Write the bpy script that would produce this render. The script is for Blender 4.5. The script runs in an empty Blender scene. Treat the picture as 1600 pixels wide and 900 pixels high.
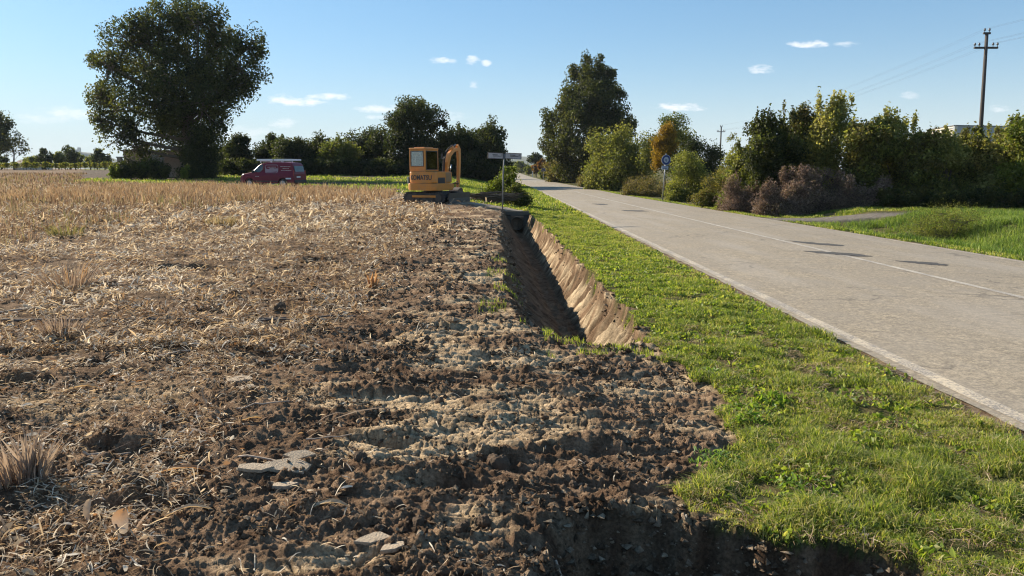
import bpy, bmesh, math, random
import numpy as np
from mathutils import Vector, Matrix
R = math.radians
sc = bpy.context.scene
COL = sc.collection
# ---------------------------------------------------------------- camera, sky, sun, exposure
FPX, CAMH, YAW = 1150.0, 1.65, R(-.25)
PITCH = math.atan(187/1150)
cam = bpy.data.cameras.new('camera'); camo = bpy.data.objects.new('camera', cam); COL.objects.link(camo)
camo.location = (0, 0, CAMH); camo.rotation_euler = (R(90)-PITCH, 0, YAW)
cam.sensor_width = 36; cam.lens = FPX/1600*36; cam.clip_start = .05; cam.clip_end = 20000
sc.camera = camo
SUN_AZ, SUN_EL = R(-52), R(26)
sun = bpy.data.lights.new('sun', 'SUN'); suno = bpy.data.objects.new('sun', sun); COL.objects.link(suno)
sun.energy = 5.0; sun.angle = R(.53); sun.color = (1.0, .88, .71)
sd = Vector((math.sin(SUN_AZ)*math.cos(SUN_EL), math.cos(SUN_AZ)*math.cos(SUN_EL), math.sin(SUN_EL)))
suno.rotation_euler = sd.to_track_quat('Z', 'Y').to_euler()
sc.view_settings.view_transform = 'Standard'; sc.view_settings.look = 'None'
sc.view_settings.exposure = 1.10; sc.view_settings.gamma = 1; sc.view_settings.use_curve_mapping = False
sc.render.engine = 'CYCLES'
sc.cycles.max_bounces = 6; sc.cycles.diffuse_bounces = 3; sc.cycles.glossy_bounces = 3
sc.cycles.transmission_bounces = 5; sc.cycles.transparent_max_bounces = 6
sc.cycles.caustics_reflective = False; sc.cycles.caustics_refractive = False
sc.cycles.use_denoising = True; sc.cycles.denoising_prefilter = 'ACCURATE'; sc.cycles.denoising_input_passes = 'RGB_ALBEDO_NORMAL'; sc.cycles.pixel_filter_type = 'BLACKMAN_HARRIS'; sc.cycles.filter_width = 1.15; sc.cycles.sample_clamp_indirect = 4

def ray(px, py):
    x = (px-800)/FPX; y = -(py-450)/FPX; cp, sp = math.cos(PITCH), math.sin(PITCH)
    d = (x, cp+y*sp, -sp+y*cp); c, s = math.cos(YAW), math.sin(YAW)
    return np.array([c*d[0]-s*d[1], s*d[0]+c*d[1], d[2]])
def PY(px, py, Y):                       # the point seen at a pixel, Y metres ahead
    d = ray(px, py); t = Y/d[1]; return np.array([d[0]*t, Y, CAMH+d[2]*t])

class NT:                                # small node-tree writer
    def __init__(s, tree): s.t = tree; s.n = tree.nodes; s.l = tree.links
    def new(s, typ, **k):
        n = s.n.new(typ)
        for a, v in k.items(): setattr(n, a, v)
        return n
    def link(s, a, b): s.l.new(a, b)
    def put(s, v, sock):
        if isinstance(v, bpy.types.NodeSocket): s.link(v, sock)
        else: sock.default_value = v
    def math(s, op, a, b=0.0, c=0.0, clamp=False):
        n = s.new('ShaderNodeMath', operation=op, use_clamp=clamp)
        s.put(a, n.inputs[0]); s.put(b, n.inputs[1]); s.put(c, n.inputs[2]); return n.outputs[0]
    def mix(s, f, a, b, blend='MIX'):
        n = s.new('ShaderNodeMix', data_type='RGBA', blend_type=blend)
        s.put(f, n.inputs[0])
        for q, i in ((a, 6), (b, 7)):
            s.put(q if isinstance(q, bpy.types.NodeSocket) else (*q, 1) if len(q) == 3 else q, n.inputs[i])
        return n.outputs[2]
    def noise(s, vec, scale, detail=4, rough=.6, dist=0.0):
        n = s.new('ShaderNodeTexNoise'); s.put(vec, n.inputs['Vector']); n.inputs['Scale'].default_value = scale
        n.inputs['Detail'].default_value = detail; n.inputs['Roughness'].default_value = rough
        n.inputs['Distortion'].default_value = dist; return n.outputs['Fac']
    def ramp(s, v, a, b, lo=0.0, hi=1.0):
        n = s.new('ShaderNodeMapRange', clamp=True, interpolation_type='SMOOTHSTEP'); s.put(v, n.inputs[0])
        n.inputs[1].default_value = a; n.inputs[2].default_value = b; n.inputs[3].default_value = lo; n.inputs[4].default_value = hi
        return n.outputs[0]

w = bpy.data.worlds.new('World'); sc.world = w; w.use_nodes = True
nt = NT(w.node_tree); nt.n.clear()
out = nt.new('ShaderNodeOutputWorld'); bg = nt.new('ShaderNodeBackground')
sky = nt.new('ShaderNodeTexSky', sky_type='NISHITA', sun_disc=False)
sky.sun_elevation = SUN_EL; sky.sun_rotation = SUN_AZ % (2*math.pi)
sky.altitude = 300; sky.air_density = 1.0; sky.dust_density = .35; sky.ozone_density = 2.6
tc = nt.new('ShaderNodeTexCoord'); sep = nt.new('ShaderNodeSeparateXYZ'); nt.link(tc.outputs['Generated'], sep.inputs[0])
yy = nt.math('MAXIMUM', sep.outputs[1], .05)
U = nt.math('DIVIDE', sep.outputs[0], yy); V = nt.math('DIVIDE', sep.outputs[2], yy)
cmb = nt.new('ShaderNodeCombineXYZ'); nt.put(U, cmb.inputs[0]); nt.put(nt.math('MULTIPLY', V, 3.0), cmb.inputs[1])
nz = nt.noise(cmb.outputs[0], 45, 6, .62)
nz2 = nt.noise(cmb.outputs[0], 12, 3, .5)
acc = None; SKYT = (.98, 1.45, 1.80)
CLOUDS = [(440,156,26,6,1),(468,160,36,5,1),(515,151,36,4,1),(592,170,34,5,.8),(593,183,22,3,.6),(700,181,26,6,.45),(687,95,14,4,.9),(706,96,9,3,.5),
          (737,94,11,5,.9),(759,99,8,4,.8),(740,133,8,4,.6),(1059,168,34,5,1),(1263,69,26,4.5,1),(1323,69,17,3.5,.7),(1191,108,19,5,.9),
          (1424,149,14,5,.35),(1563,170,15,5,.6),(445,193,22,6,.6),(110,176,46,8,.6),(60,186,40,6,.45),(380,208,50,8,.4)]
for (cx, cy, a, b, k) in CLOUDS:
    d = ray(cx, cy); u0, v0 = d[0]/d[1], d[2]/d[1]; a2, b2 = a/FPX*1.25, b/FPX*1.5
    ex = nt.math('MULTIPLY', nt.math('SUBTRACT', U, u0), 1/a2); ey = nt.math('MULTIPLY', nt.math('SUBTRACT', V, v0), 1/b2)
    q = nt.math('ADD', nt.math('MULTIPLY', ex, ex), nt.math('MULTIPLY', ey, ey))
    m = nt.math('SUBTRACT', 1.0, q)
    m = nt.math('ADD', m, nt.math('MULTIPLY', nt.math('SUBTRACT', nz, .52), 3.4))
    m = nt.math('MULTIPLY', nt.ramp(m, .0, 1.3), k)
    acc = m if acc is None else nt.math('MAXIMUM', acc, m)
# thin milky veil that thickens towards the horizon, as in autumn air
gm = nt.new('ShaderNodeGamma'); nt.link(sky.outputs[0], gm.inputs[0]); gm.inputs[1].default_value = .62
skc = nt.mix(1.0, gm.outputs[0], SKYT, 'MULTIPLY')
el = nt.math('POWER', nt.math('DIVIDE', nt.math('MAXIMUM', sep.outputs[2], 0.0), .09), 1.5); hf = nt.math('EXPONENT', nt.math('MULTIPLY', el, -1.0))
skc = nt.mix(nt.math('MULTIPLY', hf, .93), skc, (5.1, 5.7, 5.8))
col = nt.mix(nt.math('MULTIPLY', acc, .85), skc, (7.6, 7.7, 7.9))
nt.link(col, bg.inputs[0]); bg.inputs[1].default_value = .071; nt.link(bg.outputs[0], out.inputs[0])

# ---------------------------------------------------------------- helpers
def tag(o, label=None, cat=None, group=None, kind=None):
    if label: o['label'] = label
    if cat: o['category'] = cat
    if group: o['group'] = group
    if kind: o['kind'] = kind
    return o
def empty(name, loc, rz=0):
    o = bpy.data.objects.new(name, None); COL.objects.link(o); o.location = loc; o.rotation_euler = (0, 0, rz)
    o.empty_display_size = .2; return o
def mesh_from(name, V, faces, mat, col=None, smooth=False, parent=None):
    V = np.asarray(V, np.float32).reshape(-1, 3); faces = [np.asarray(f, np.int32) for f in faces if len(f)]
    me = bpy.data.meshes.new(name); me.vertices.add(len(V)); me.vertices.foreach_set('co', V.ravel())
    lo = np.concatenate([f.ravel() for f in faces]); tot = np.concatenate([np.full(len(f), f.shape[1], np.int32) for f in faces])
    st = np.concatenate([[0], np.cumsum(tot)[:-1]]).astype(np.int32)
    me.loops.add(len(lo)); me.loops.foreach_set('vertex_index', lo)
    me.polygons.add(len(tot)); me.polygons.foreach_set('loop_start', st); me.polygons.foreach_set('loop_total', tot)
    me.polygons.foreach_set('use_smooth', np.full(len(tot), smooth, bool))
    if col is not None:
        a = me.color_attributes.new('Col', 'FLOAT_COLOR', 'POINT')
        c4 = np.ones((len(V), 4), np.float32); c4[:, :3] = col; a.data.foreach_set('color', c4.ravel())
    me.update(calc_edges=True)
    if mat: me.materials.append(mat)
    o = bpy.data.objects.new(name, me); COL.objects.link(o)
    if parent: o.parent = parent
    return o
class MB:                                 # collects simple shapes and links them as ONE mesh
    def __init__(s): s.b = bmesh.new()
    def box(s, c, d, rot=None, bev=0.0):
        r = bmesh.ops.create_cube(s.b, size=1); vs = r['verts']
        for v in vs: v.co = Vector((v.co.x*d[0], v.co.y*d[1], v.co.z*d[2]))
        if bev:
            es = list({e for v in vs for e in v.link_edges})
            rr = bmesh.ops.bevel(s.b, geom=es, offset=bev, segments=2, affect='EDGES', profile=.5)
            vs = list({v for f in rr['faces'] for v in f.verts} | {v for v in vs if v.is_valid})
        M = Matrix.Translation(c) @ (rot.to_4x4() if rot else Matrix.Identity(4))
        for v in vs: v.co = M @ v.co
        return s
    def tube(s, pts, rad, n=8, cap=True):
        pts = [Vector(p) for p in pts]; rad = rad if hasattr(rad, '__len__') else [rad]*len(pts); rings = []
        for i, p in enumerate(pts):
            t = (pts[min(i+1, len(pts)-1)]-pts[max(i-1, 0)]).normalized()
            a = t.cross(Vector((0, 0, 1)) if abs(t.z) < .9 else Vector((1, 0, 0))).normalized(); b = t.cross(a)
            rings.append([s.b.verts.new(p+(a*math.cos(2*math.pi*k/n)+b*math.sin(2*math.pi*k/n))*rad[i]) for k in range(n)])
        for i in range(len(rings)-1):
            for k in range(n): s.b.faces.new((rings[i][k], rings[i][(k+1) % n], rings[i+1][(k+1) % n], rings[i+1][k]))
        if cap: s.b.faces.new(rings[0][::-1]); s.b.faces.new(rings[-1])
        return s
    def prism(s, prof, a, b, axis='y', bev=0.0):   # prof: 2D outline in the plane across the axis
        def P(u, v, t): return {'y': (u, t, v), 'x': (t, u, v), 'z': (u, v, t)}[axis]
        A = [s.b.verts.new(P(u, v, a)) for u, v in prof]; B = [s.b.verts.new(P(u, v, b)) for u, v in prof]
        fs = [s.b.faces.new(A), s.b.faces.new(B[::-1])]; n = len(prof)
        for i in range(n): s.b.faces.new((A[i], B[i], B[(i+1) % n], A[(i+1) % n]))
        if bev:
            es = [e for f in fs for e in f.edges]
            bmesh.ops.bevel(s.b, geom=es, offset=bev, segments=3, affect='EDGES', profile=.5)
        return s
    def build(s, name, mat, parent=None, smooth=False):
        bmesh.ops.recalc_face_normals(s.b, faces=s.b.faces[:])
        me = bpy.data.meshes.new(name); s.b.to_mesh(me); s.b.free(); me.materials.append(mat)
        if smooth: me.polygons.foreach_set('use_smooth', [True]*len(me.polygons))
        o = bpy.data.objects.new(name, me); COL.objects.link(o)
        if parent: o.parent = parent
        return o

# noise in numpy
class PN:
    def __init__(s, seed):
        r = np.random.RandomState(seed); s.p = np.concatenate([r.permutation(1024)]*2); a = r.rand(1024)*2*np.pi
        s.gx = np.cos(a).astype(np.float32); s.gy = np.sin(a).astype(np.float32)
    def __call__(s, x, y):
        xi = np.floor(x).astype(np.int64); yi = np.floor(y).astype(np.int64); xf = (x-xi).astype(np.float32); yf = (y-yi).astype(np.float32)
        u = xf*xf*xf*(xf*(xf*6-15)+10); v = yf*yf*yf*(yf*(yf*6-15)+10)
        def g(i, j):
            h = s.p[(s.p[(xi+i) & 1023]+yi+j) & 1023]; return s.gx[h]*(xf-i)+s.gy[h]*(yf-j)
        a = g(0, 0); a = a+u*(g(1, 0)-a); b = g(0, 1); b = b+u*(g(1, 1)-b)
        return (a+v*(b-a))*1.5
def fbm(x, y, s, o=4, seed=1, gain=.5):
    r = 0; a = 1
    for i in range(o): r = r+a*PN(seed+i*7)(x/s, y/s); s *= .5; a *= gain
    return r
def billow(x, y, s, o=3, seed=1, gain=.5):
    r = 0; a = 1
    for i in range(o): r = r+a*np.abs(PN(seed+i*7)(x/s, y/s)); s *= .5; a *= gain
    return r
def worley(x, y, seed):
    r = np.random.RandomState(seed); T = r.rand(4096, 3).astype(np.float32); xi = np.floor(x).astype(np.int64); yi = np.floor(y).astype(np.int64)
    f1 = np.full(x.shape, 9, np.float32); f2 = f1.copy(); idr = np.zeros(x.shape, np.float32); dx1 = idr.copy(); dy1 = idr.copy()
    for i in (-1, 0, 1):
        for j in (-1, 0, 1):
            h = ((xi+i)*73856093 ^ (yi+j)*19349663) & 4095
            dx = (xi+i+T[h, 0]-x).astype(np.float32); dy = (yi+j+T[h, 1]-y).astype(np.float32); d = np.sqrt(dx*dx+dy*dy)
            m = d < f1; f2 = np.where(m, f1, np.minimum(f2, d)); idr = np.where(m, T[h, 2], idr)
            dx1 = np.where(m, dx, dx1); dy1 = np.where(m, dy, dy1); f1 = np.where(m, d, f1)
    return f1, f2, idr, dx1, dy1
def ss(a, b, x):
    t = np.clip((x-a)/(b-a), 0, 1); return t*t*(3-2*t)
def lerp(a, b, t): return a+(b-a)*t

# ---------------------------------------------------------------- the lie of the land
def zroad(y): return np.interp(y, [-20, 0, 70, 162, 400, 5000], [.2, 0, -.73, -.89, -1.1, -1.1])
def roadx(y): return np.interp(y, [0, 75, 110, 162, 230, 300, 5000], [0, 0, -.9, -2.7, -3.4, -3.6, -3.6])
def zfield(y): return np.interp(y, [-20, 4, 15, 31, 45, 55, 70, 85, 100, 130, 170, 260, 5000], [0, 0, .08, .22, .25, .25, .35, .54, .85, 1.15, 1.35, 1.1, .6])
RL, RR = 3.4, 10.1
def hbase(x, y):
    x = np.asarray(x, np.float64); y = np.asarray(y, np.float64); xo = x-roadx(y)
    xa = np.interp(y, [0, 20, 35, 70, 400], [-.8, -.8, -3, -9, -9]); xb = np.interp(y, [0, 20, 60], [1.5, 2.0, 3.2])
    f = ss(xa, xb, xo); z = lerp(zfield(y), zroad(y)-.018, f)
    # beyond the road: verge, swale, grass bank
    r = ss(10.3, 11.6, xo); sw = r*(-.12-.22*np.exp(-((xo-12.3)/.8)**2)*ss(4, 9, y)*(1-ss(25.5, 27, y)))
    bank = ss(13.0, 15.2, xo)*np.interp(y, [0, 10, 22, 27, 32, 60, 120, 5000], [.25, .3, .45, .38, .35, .2, .3, 1.6])
    z = z+sw+bank+r*.05*fbm(x, y, 2.5, 2, 91)
    return z
def ditch_mask(x, y):
    wob = .04*np.sin(y*1.7)+.07*PN(5)(y/1.3, x*0+3.3)+.05*PN(6)(y/.4, x*0+1.3)+.02*PN(7)(y/.12, x/.2)
    wl = np.interp(y, [6.8, 8, 12, 18, 26, 31], [.62, .05, -.08, -.22, -.26, -.2])+wob
    wr = np.interp(y, [6.8, 7.2, 9, 14, 20, 26, 31], [1.30, 1.38, 1.44, 1.36, 1.17, 1.0, .78])+wob*.8
    wb = np.interp(y, [6.8, 10, 14, 20, 31], [1.0, .93, .82, .68, .38])
    inside = (x > wl) & (x < wr)
    tl = np.clip((x-wl)/(wb-.14-wl), 0, 1); tr = np.clip((wr-x)/(wr-wb-.12), 0, 1)
    dep = np.minimum(tl**.9, np.where(tr > 0, tr, 0)**.62)
    e = ss(6.75, 8.6, y+.35*(x-1.0))*(1-ss(30.0, 30.25, y)); d = np.interp(y, [6, 9, 14, 31], [.5, .66, .74, .82])
    return np.where(inside, dep, 0)*e*d, tl, tr, inside & (e > .02), wb, wl, wr
def pit_mask(x, y):
    n = .05*PN(15)(x/.25, y/.25)+.02*PN(16)(x/.07, y/.07)
    top = np.interp(x, [.0, .12, .4, .95, 1.2, 1.78, 1.9], [3.2, 3.42, 3.47, 3.36, 3.22, 3.06, 2.95])+n
    lf = np.interp(y, [0, 2.7, 3.4], [.02, .10, .16])+n; rt = 1.80+n
    k = ss(0, .34, top-y)**.8*ss(0, .30, x-lf)*ss(0, .16, rt-x)*ss(.1, .5, y)
    return k*.62
def masks(x, y):
    m = {}
    n = fbm(x, y, 1.6, 4, 31); m['n'] = n; xo = x-roadx(y)
    xs = np.interp(y, [0, 3, 6, 10, 25, 38], [-1.5, -1.6, -1.9, -1.7, -2.3, -4.5])+.35*n
    m['straw'] = (1-ss(-.35, .35, x-xs))*np.interp(y, [0, 4, 6, 9, 5000], [.45, .6, .85, 1, 1])
    stub_edge = 37-.86*x+np.maximum(0, -x-42)*.9+3*PN(44)(x/9, y*0)
    m['field_end'] = ss(-1.2, 1.2, y-np.where(x < 2, np.maximum(stub_edge, 37), 37))
    gx = np.interp(y, [3.0, 3.45, 4.0, 4.4, 4.9, 5.6, 6.3, 7, 9, 14, 20, 26, 31, 33], [.85, .95, 1.08, 1.50, 1.45, 1.62, 1.42, 1.42, 1.46, 1.39, 1.2, 1.03, .8, -1])+.13*fbm(x, y, .35, 3, 77)
    m['verge'] = ss(-.06, .10, x-gx)*(1-ss(RL-.16, RL-.06, xo+.06*fbm(x, y, .3, 3, 12)))
    m['verge'] = m['verge']*(1-(pit_mask(x, y) > .05))
    tr = ss(.25, -.25, np.abs(y-31.2)-1.0)*ss(-3.5, -2, xo)*(1-ss(3.3, 3.4, xo)); m['track'] = tr
    dw = (1-ss(.85, 1.15, np.abs(y-29.0+.02*(x-10))))*ss(10.0, 10.1, xo)*(1-ss(24, 26, x)); m['drive'] = dw
    m['right'] = ss(10.15, 10.3, xo+.12*fbm(x, y, .4, 2, 61))
    return m
def ground(x, y):
    z = hbase(x, y); D, tl, tr, ind, wb, wl, wr = ditch_mask(x, y); P = pit_mask(x, y); m = masks(x, y); n = m['n']
    xo = x-roadx(y); far = 1-ss(35, 70, y)
    bare = (1-m['verge'])*(1-m['right'])*(1-ss(RL-.3, RL-.1, xo))*(1-m['track'])
    mud = bare*(1-.75*m['straw']*ss(4, 8, y))*(1-m['field_end'])
    clay = ss(-.12, .30, fbm(x, y*1.9, 1.15, 4, 131)+.30*np.exp(-((x-.25)/1.0)**2)*ss(3.9, 4.6, y)*(1-ss(7.5, 9, y))-.10+.12*ss(-2.5, -.5, x)*(1-ss(1.1, 1.6, x))-.30*(1-ss(3.9, 4.5, y))-.22*(1-ss(-1.6, -.7, x)))*mud*(1-ss(24, 34, y))
    band = ss(.25, .85, np.sin(2*np.pi*(y*1.0+.22*PN(8)(x/.8, y/.8)+.04*x)/.52)+.6*n)*ss(-2.2, -1, x)*(1-ss(8, 14, y))
    clodm = np.clip(ss(.12, .55, fbm(x, y*1.4, .7, 3, 201))+.75*band, 0, 1.1)*mud
    # relief
    det = bare*(.035*fbm(x, y, .9, 3, 17)+.020*fbm(x*.7, y*1.3, .3, 3, 18))*far
    cl = billow(x, y, .15, 4, 51, .55)
    smear = fbm(x*.22+.1*y, y, .10, 3, 52)*ss(-1.6, -.6, x); det = det+clodm*(1-.8*clay)*(.034*cl-.006)*far+mud*(.030*smear-.018*np.abs(fbm(x*.3, y, .16, 2, 53)))*far
    det = det+mud*(1-clay)*((.005+.010*clodm)*billow(x, y, .04, 3, 71, .7)+.045*np.maximum(0, billow(x, y*1.2, .09, 3, 73, .6)-.52))*far
    nf = (y < 16) & (x > -6) & (x < 2.2); crack = np.zeros_like(z); pl = np.zeros_like(z)
    xx, yv = x[nf], y[nf]; wx = xx+.05*PN(3)(xx/.2, yv/.2); wy = yv+.04*PN(4)(xx/.2, yv/.2)
    for sx, sy, a, sd_ in ((.17, .10, .013, 5), (.065, .042, .006, 9)):
        f1, f2, idr, dx, dy = worley(wx/sx, wy/sy, sd_)
        e = f2-f1; ck = 1-ss(.03, .14, e); crack[nf] = np.maximum(crack[nf], ck*(1 if sx > .1 else .7))
        pl[nf] += a*(idr-.5)-a*1.1*dy*(idr-.2)-ck*a*1.1
    det = det+clay*pl*ss(.15, .5, clay)+mud*pl*.35
    # larger scars: hollow with a steep far lip (x, y, half width, length, depth)
    for (hx, hy, sx, ly, a) in ((-.74, 4.36, .15, .26, .10), (-.36, 3.80, .18, .22, .13), (-.06, 4.13, .16, .16, .08), (-.95, 5.3, .2, .2, .05), (-2.6, 6.9, .3, .3, .07),
                                (-1.35, 5.9, .2, .2, .05), (-3.9, 5.6, .35, .3, .07), (.55, 4.3, .35, .3, .05), (-.6, 7.6, .4, .5, .06), (-3.2, 9.5, .5, .6, .10), (-2.35, 4.3, .3, .3, .08), (-5.2, 12, .7, .8, .12), (-3.1, 13, .6, .7, .1), (-1.9, 3.5, .25, .25, .06)):
        q = np.exp(-((x-hx)/sx)**2)*np.clip(1-(hy-y)/ly, 0, 1)*ss(-.02, .05, hy-y+.05*PN(23)(x/.08, y/.08)); det = det-a*q+a*.35*np.exp(-((x-hx)/sx)**2-((y-hy-.1)/.14)**2)
    # ditch: bucket scoops on the lit wall, drag streaks on the other
    if ind.any():
        ph = y/.37+1.5*PN(9)(y/1.1, x*0+.5)+.5*PN(10)(y/.33, x*0+.2)-.55*tr**1.5
        sco = np.abs(np.sin(np.pi*ph))**.7; rough_ = fbm(x*1.5, y, .12, 4, 82)
        det = np.where(ind & (x > wb), (sco-.6)*.21*np.sin(np.pi*np.clip(tr*.92+.08, 0, 1))**.5*(.8+.9*PN(11)(y/.9, x*0))*(1-ss(.6, 1, tr))+.035*rough_*(1-.4*tr)+.02*billow(x, y, .07, 2, 92)*ss(.5, 1, tr), det)
        det = np.where(ind & (x <= wb), .05*fbm(x*1.0+y*.35, y*.25, .22, 4, 83)*ss(0, .25, tl)+.01*billow(x, y, .06, 2, 84), det)
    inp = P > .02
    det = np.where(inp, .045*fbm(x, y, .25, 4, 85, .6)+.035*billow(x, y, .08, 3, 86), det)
    # rims crumble
    rim = np.exp(-((x-wl)/.12)**2)*ss(7, 9, y)*(1-ss(29, 30, y)); det = det+rim*.03*fbm(x, y, .25, 2, 87)
    z = z+det-D-P
    vg = m['verge']; z = z+vg*(.02*fbm(x, y, .5, 3, 88)+.015)+m['right']*.02*fbm(x, y, .5, 2, 89)
    z = lerp(z, zroad(y)-.02+.18*ss(12, 15, x), m['drive'])+np.where(m['track'] > 0, m['track']*.04, 0)
    under = ss(RL+.05, RL+.25, xo)*(1-ss(RR-.2, RR-.03, xo)); z = z-under*.08
    tilth = (m['field_end']+m['straw']*ss(-.5, 0, -x-2))*far*.05*fbm(x, y, .5, 2, 90); z = z+tilth*bare*.6
    # colours of the soils
    def C(r, g, b): return np.array([r, g, b], np.float32)
    N1 = fbm(x, y, .18, 4, 301)[..., None]; N2 = fbm(x*.6, y, 3.0, 3, 302)[..., None]
    dark, mid, pale = C(.13, .082, .052), C(.28, .19, .122), C(.57, .425, .265)
    c = lerp(dark, mid, np.clip(.5+.9*N1+.5*n[..., None], 0, 1))
    c = lerp(c, pale*(1+.25*N1), (clay*(1-.8*np.clip(clodm-.3, 0, 1)))[..., None])
    c = lerp(c, C(.17, .115, .072)*(1+.6*N1), (m['straw']*.7*ss(3, 7, y))[..., None])
    c = c*(1-.45*(crack*ss(.1, .5, clay))[..., None])
    grs = lerp(C(.07, .08, .03), C(.16, .13, .06), np.clip(.4+.9*N1, 0, 1))
    plough = lerp(C(.065, .05, .038), C(.15, .115, .088), np.clip(.5+.8*N1, 0, 1))
    # beyond the stubble: green around the tree and behind the digger, bare strips between
    s1 = fbm(x*.35, y, 4.0, 3, 303)
    bare2 = np.maximum(ss(.0, .25, s1-.06)*ss(-40, -20, -np.abs(x+14)), ss(-6, 0, -x-44)*ss(-4, 0, y-60))
    bare2 = np.maximum(bare2, (1-ss(1.5, 4, np.abs(y-67-.1*x)))*(1-ss(-4, -1, x))*ss(-40, -33, x)*.9)
    bare2 = bare2*(1-ss(-5, -2, x))*(1-ss(150, 175, y))
    c2 = lerp(grs*C(1.25, 1.45, .9), plough, bare2[..., None]); c = lerp(c, c2, m['field_end'][..., None])
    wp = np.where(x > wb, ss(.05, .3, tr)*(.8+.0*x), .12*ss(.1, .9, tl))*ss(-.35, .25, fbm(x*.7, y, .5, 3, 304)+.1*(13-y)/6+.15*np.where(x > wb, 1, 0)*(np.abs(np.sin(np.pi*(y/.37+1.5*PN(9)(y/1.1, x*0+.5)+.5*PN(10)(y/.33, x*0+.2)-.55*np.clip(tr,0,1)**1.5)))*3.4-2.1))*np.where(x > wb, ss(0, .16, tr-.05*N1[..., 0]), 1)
    wp = np.where(x > wb, wp*(1-ss(.7, .98, tr)), wp); wallc = lerp(C(.165, .108, .066)*(1+.5*N1), C(.46, .36, .235)*(1+.5*N1), np.clip(wp, 0, 1)[..., None])  # right wall paler than left; its ribs pale, its grooves and floor darker
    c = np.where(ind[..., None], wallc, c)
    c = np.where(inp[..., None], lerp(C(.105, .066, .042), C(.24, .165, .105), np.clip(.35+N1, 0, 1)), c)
    c = lerp(c, grs, np.clip(vg+m['right'], 0, 1)[..., None])
    vergedirt = ss(.22, .0, np.abs(xo-RL+.05))*(.6+.4*np.clip(N1[..., 0]*2, -1, 1)); c = lerp(c, C(.27, .225, .165), np.clip(vergedirt, 0, 1)[..., None])
    c = lerp(c, C(.33, .29, .23)*(1+.3*N1), m['track'][..., None]*.9)
    c = lerp(c, C(.19, .17, .145)*(1+.3*N1), m['drive'][..., None])
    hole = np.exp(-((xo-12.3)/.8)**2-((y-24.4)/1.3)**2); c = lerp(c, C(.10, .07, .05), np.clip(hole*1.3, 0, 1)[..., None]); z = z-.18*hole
    return z, np.clip(c, .01, .9), m
def gz(x, y):
    a = ground(np.array([float(x)]), np.array([float(y)])); return float(a[0][0])
def gzs(x, y):
    x = np.asarray(x, np.float64); y = np.asarray(y, np.float64); return ground(x, y)[0]

# ---------------------------------------------------------------- materials
def new_mat(name):
    m = bpy.data.materials.new(name); m.use_nodes = True; t = NT(m.node_tree); t.n.clear()
    o = t.new('ShaderNodeOutputMaterial'); return m, t, o
def bump(t, h, dist, strength=1.0):
    b = t.new('ShaderNodeBump'); b.inputs['Distance'].default_value = dist; b.inputs['Strength'].default_value = strength
    t.put(h, b.inputs['Height']); return b.outputs[0]
def simple(name, col, rough=.6, metal=0.0, dirt=.25, dscale=6.0, dirtcol=(.16, .12, .08), spec=.5, bmp=0.0, coat=0.0):
    m, t, o = new_mat(name); p = t.new('ShaderNodeBsdfPrincipled'); g = t.new('ShaderNodeTexCoord').outputs['Object']
    n = t.noise(g, dscale, 6, .65); n2 = t.noise(g, dscale*7, 3, .6)
    f = t.math('MULTIPLY', t.ramp(n, .45, .75), dirt)
    c = t.mix(f, col, dirtcol); c = t.mix(t.math('MULTIPLY', n2, .25), c, tuple(q*.55 for q in col))
    t.put(c, p.inputs['Base Color']); t.put(t.math('ADD', rough-.08, t.math('MULTIPLY', n, .16)), p.inputs['Roughness'])
    p.inputs['Metallic'].default_value = metal; p.inputs['Specular IOR Level'].default_value = spec; p.inputs['Coat Weight'].default_value = coat
    if bmp: t.put(bump(t, n2, bmp), p.inputs['Normal'])
    t.link(p.outputs[0], o.inputs[0]); return m
def leafy(name, trans=.45, rough=.6, gain=(1.15, 1.25, .6), spec=.3):
    m, t, o = new_mat(name); a = t.new('ShaderNodeAttribute', attribute_name='Col'); p = t.new('ShaderNodeBsdfPrincipled')
    t.put(a.outputs['Color'], p.inputs['Base Color']); p.inputs['Roughness'].default_value = rough; p.inputs['Specular IOR Level'].default_value = spec
    tr = t.new('ShaderNodeBsdfTranslucent'); t.put(t.mix(1.0, a.outputs['Color'], gain, 'MULTIPLY'), tr.inputs[0])
    mx = t.new('ShaderNodeMixShader'); mx.inputs[0].default_value = trans; t.link(p.outputs[0], mx.inputs[1]); t.link(tr.outputs[0], mx.inputs[2])
    t.link(mx.outputs[0], o.inputs[0]); return m
M_LEAF = leafy('leaf', .46, .55, (1.3, 1.35, .6), .22)
M_GRASS = leafy('grass_blade', .5, .5, (1.35, 1.35, .55))
M_STRAW = leafy('straw', .35, .7, (1.1, 1.0, .82), .15)
M_BARK = simple('bark', (.11, .085, .06), .9, dirt=.5, bmp=.02)
m, t, o = new_mat('soil'); M_SOIL = m
p = t.new('ShaderNodeBsdfPrincipled'); a = t.new('ShaderNodeAttribute', attribute_name='Col'); g = t.new('ShaderNodeTexCoord').outputs['Object']
n1 = t.noise(g, 55, 5, .7); n2 = t.noise(g, 9, 5, .65); n3 = t.noise(g, 260, 2, .6)
f = t.math('MULTIPLY', t.ramp(n1, .3, .7, .62, 1.35), t.ramp(n2, .25, .75, .8, 1.2))
sc3 = t.new('ShaderNodeVectorMath', operation='SCALE'); t.put(a.outputs['Color'], sc3.inputs[0]); t.put(f, sc3.inputs['Scale'])
t.put(sc3.outputs[0], p.inputs['Base Color']); p.inputs['Roughness'].default_value = 1.0; p.inputs['Specular IOR Level'].default_value = .04
t.put(bump(t, t.math('ADD', n1, t.math('MULTIPLY', n3, .5)), .022, 1.0), p.inputs['Normal']); t.link(p.outputs[0], o.inputs[0])

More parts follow.
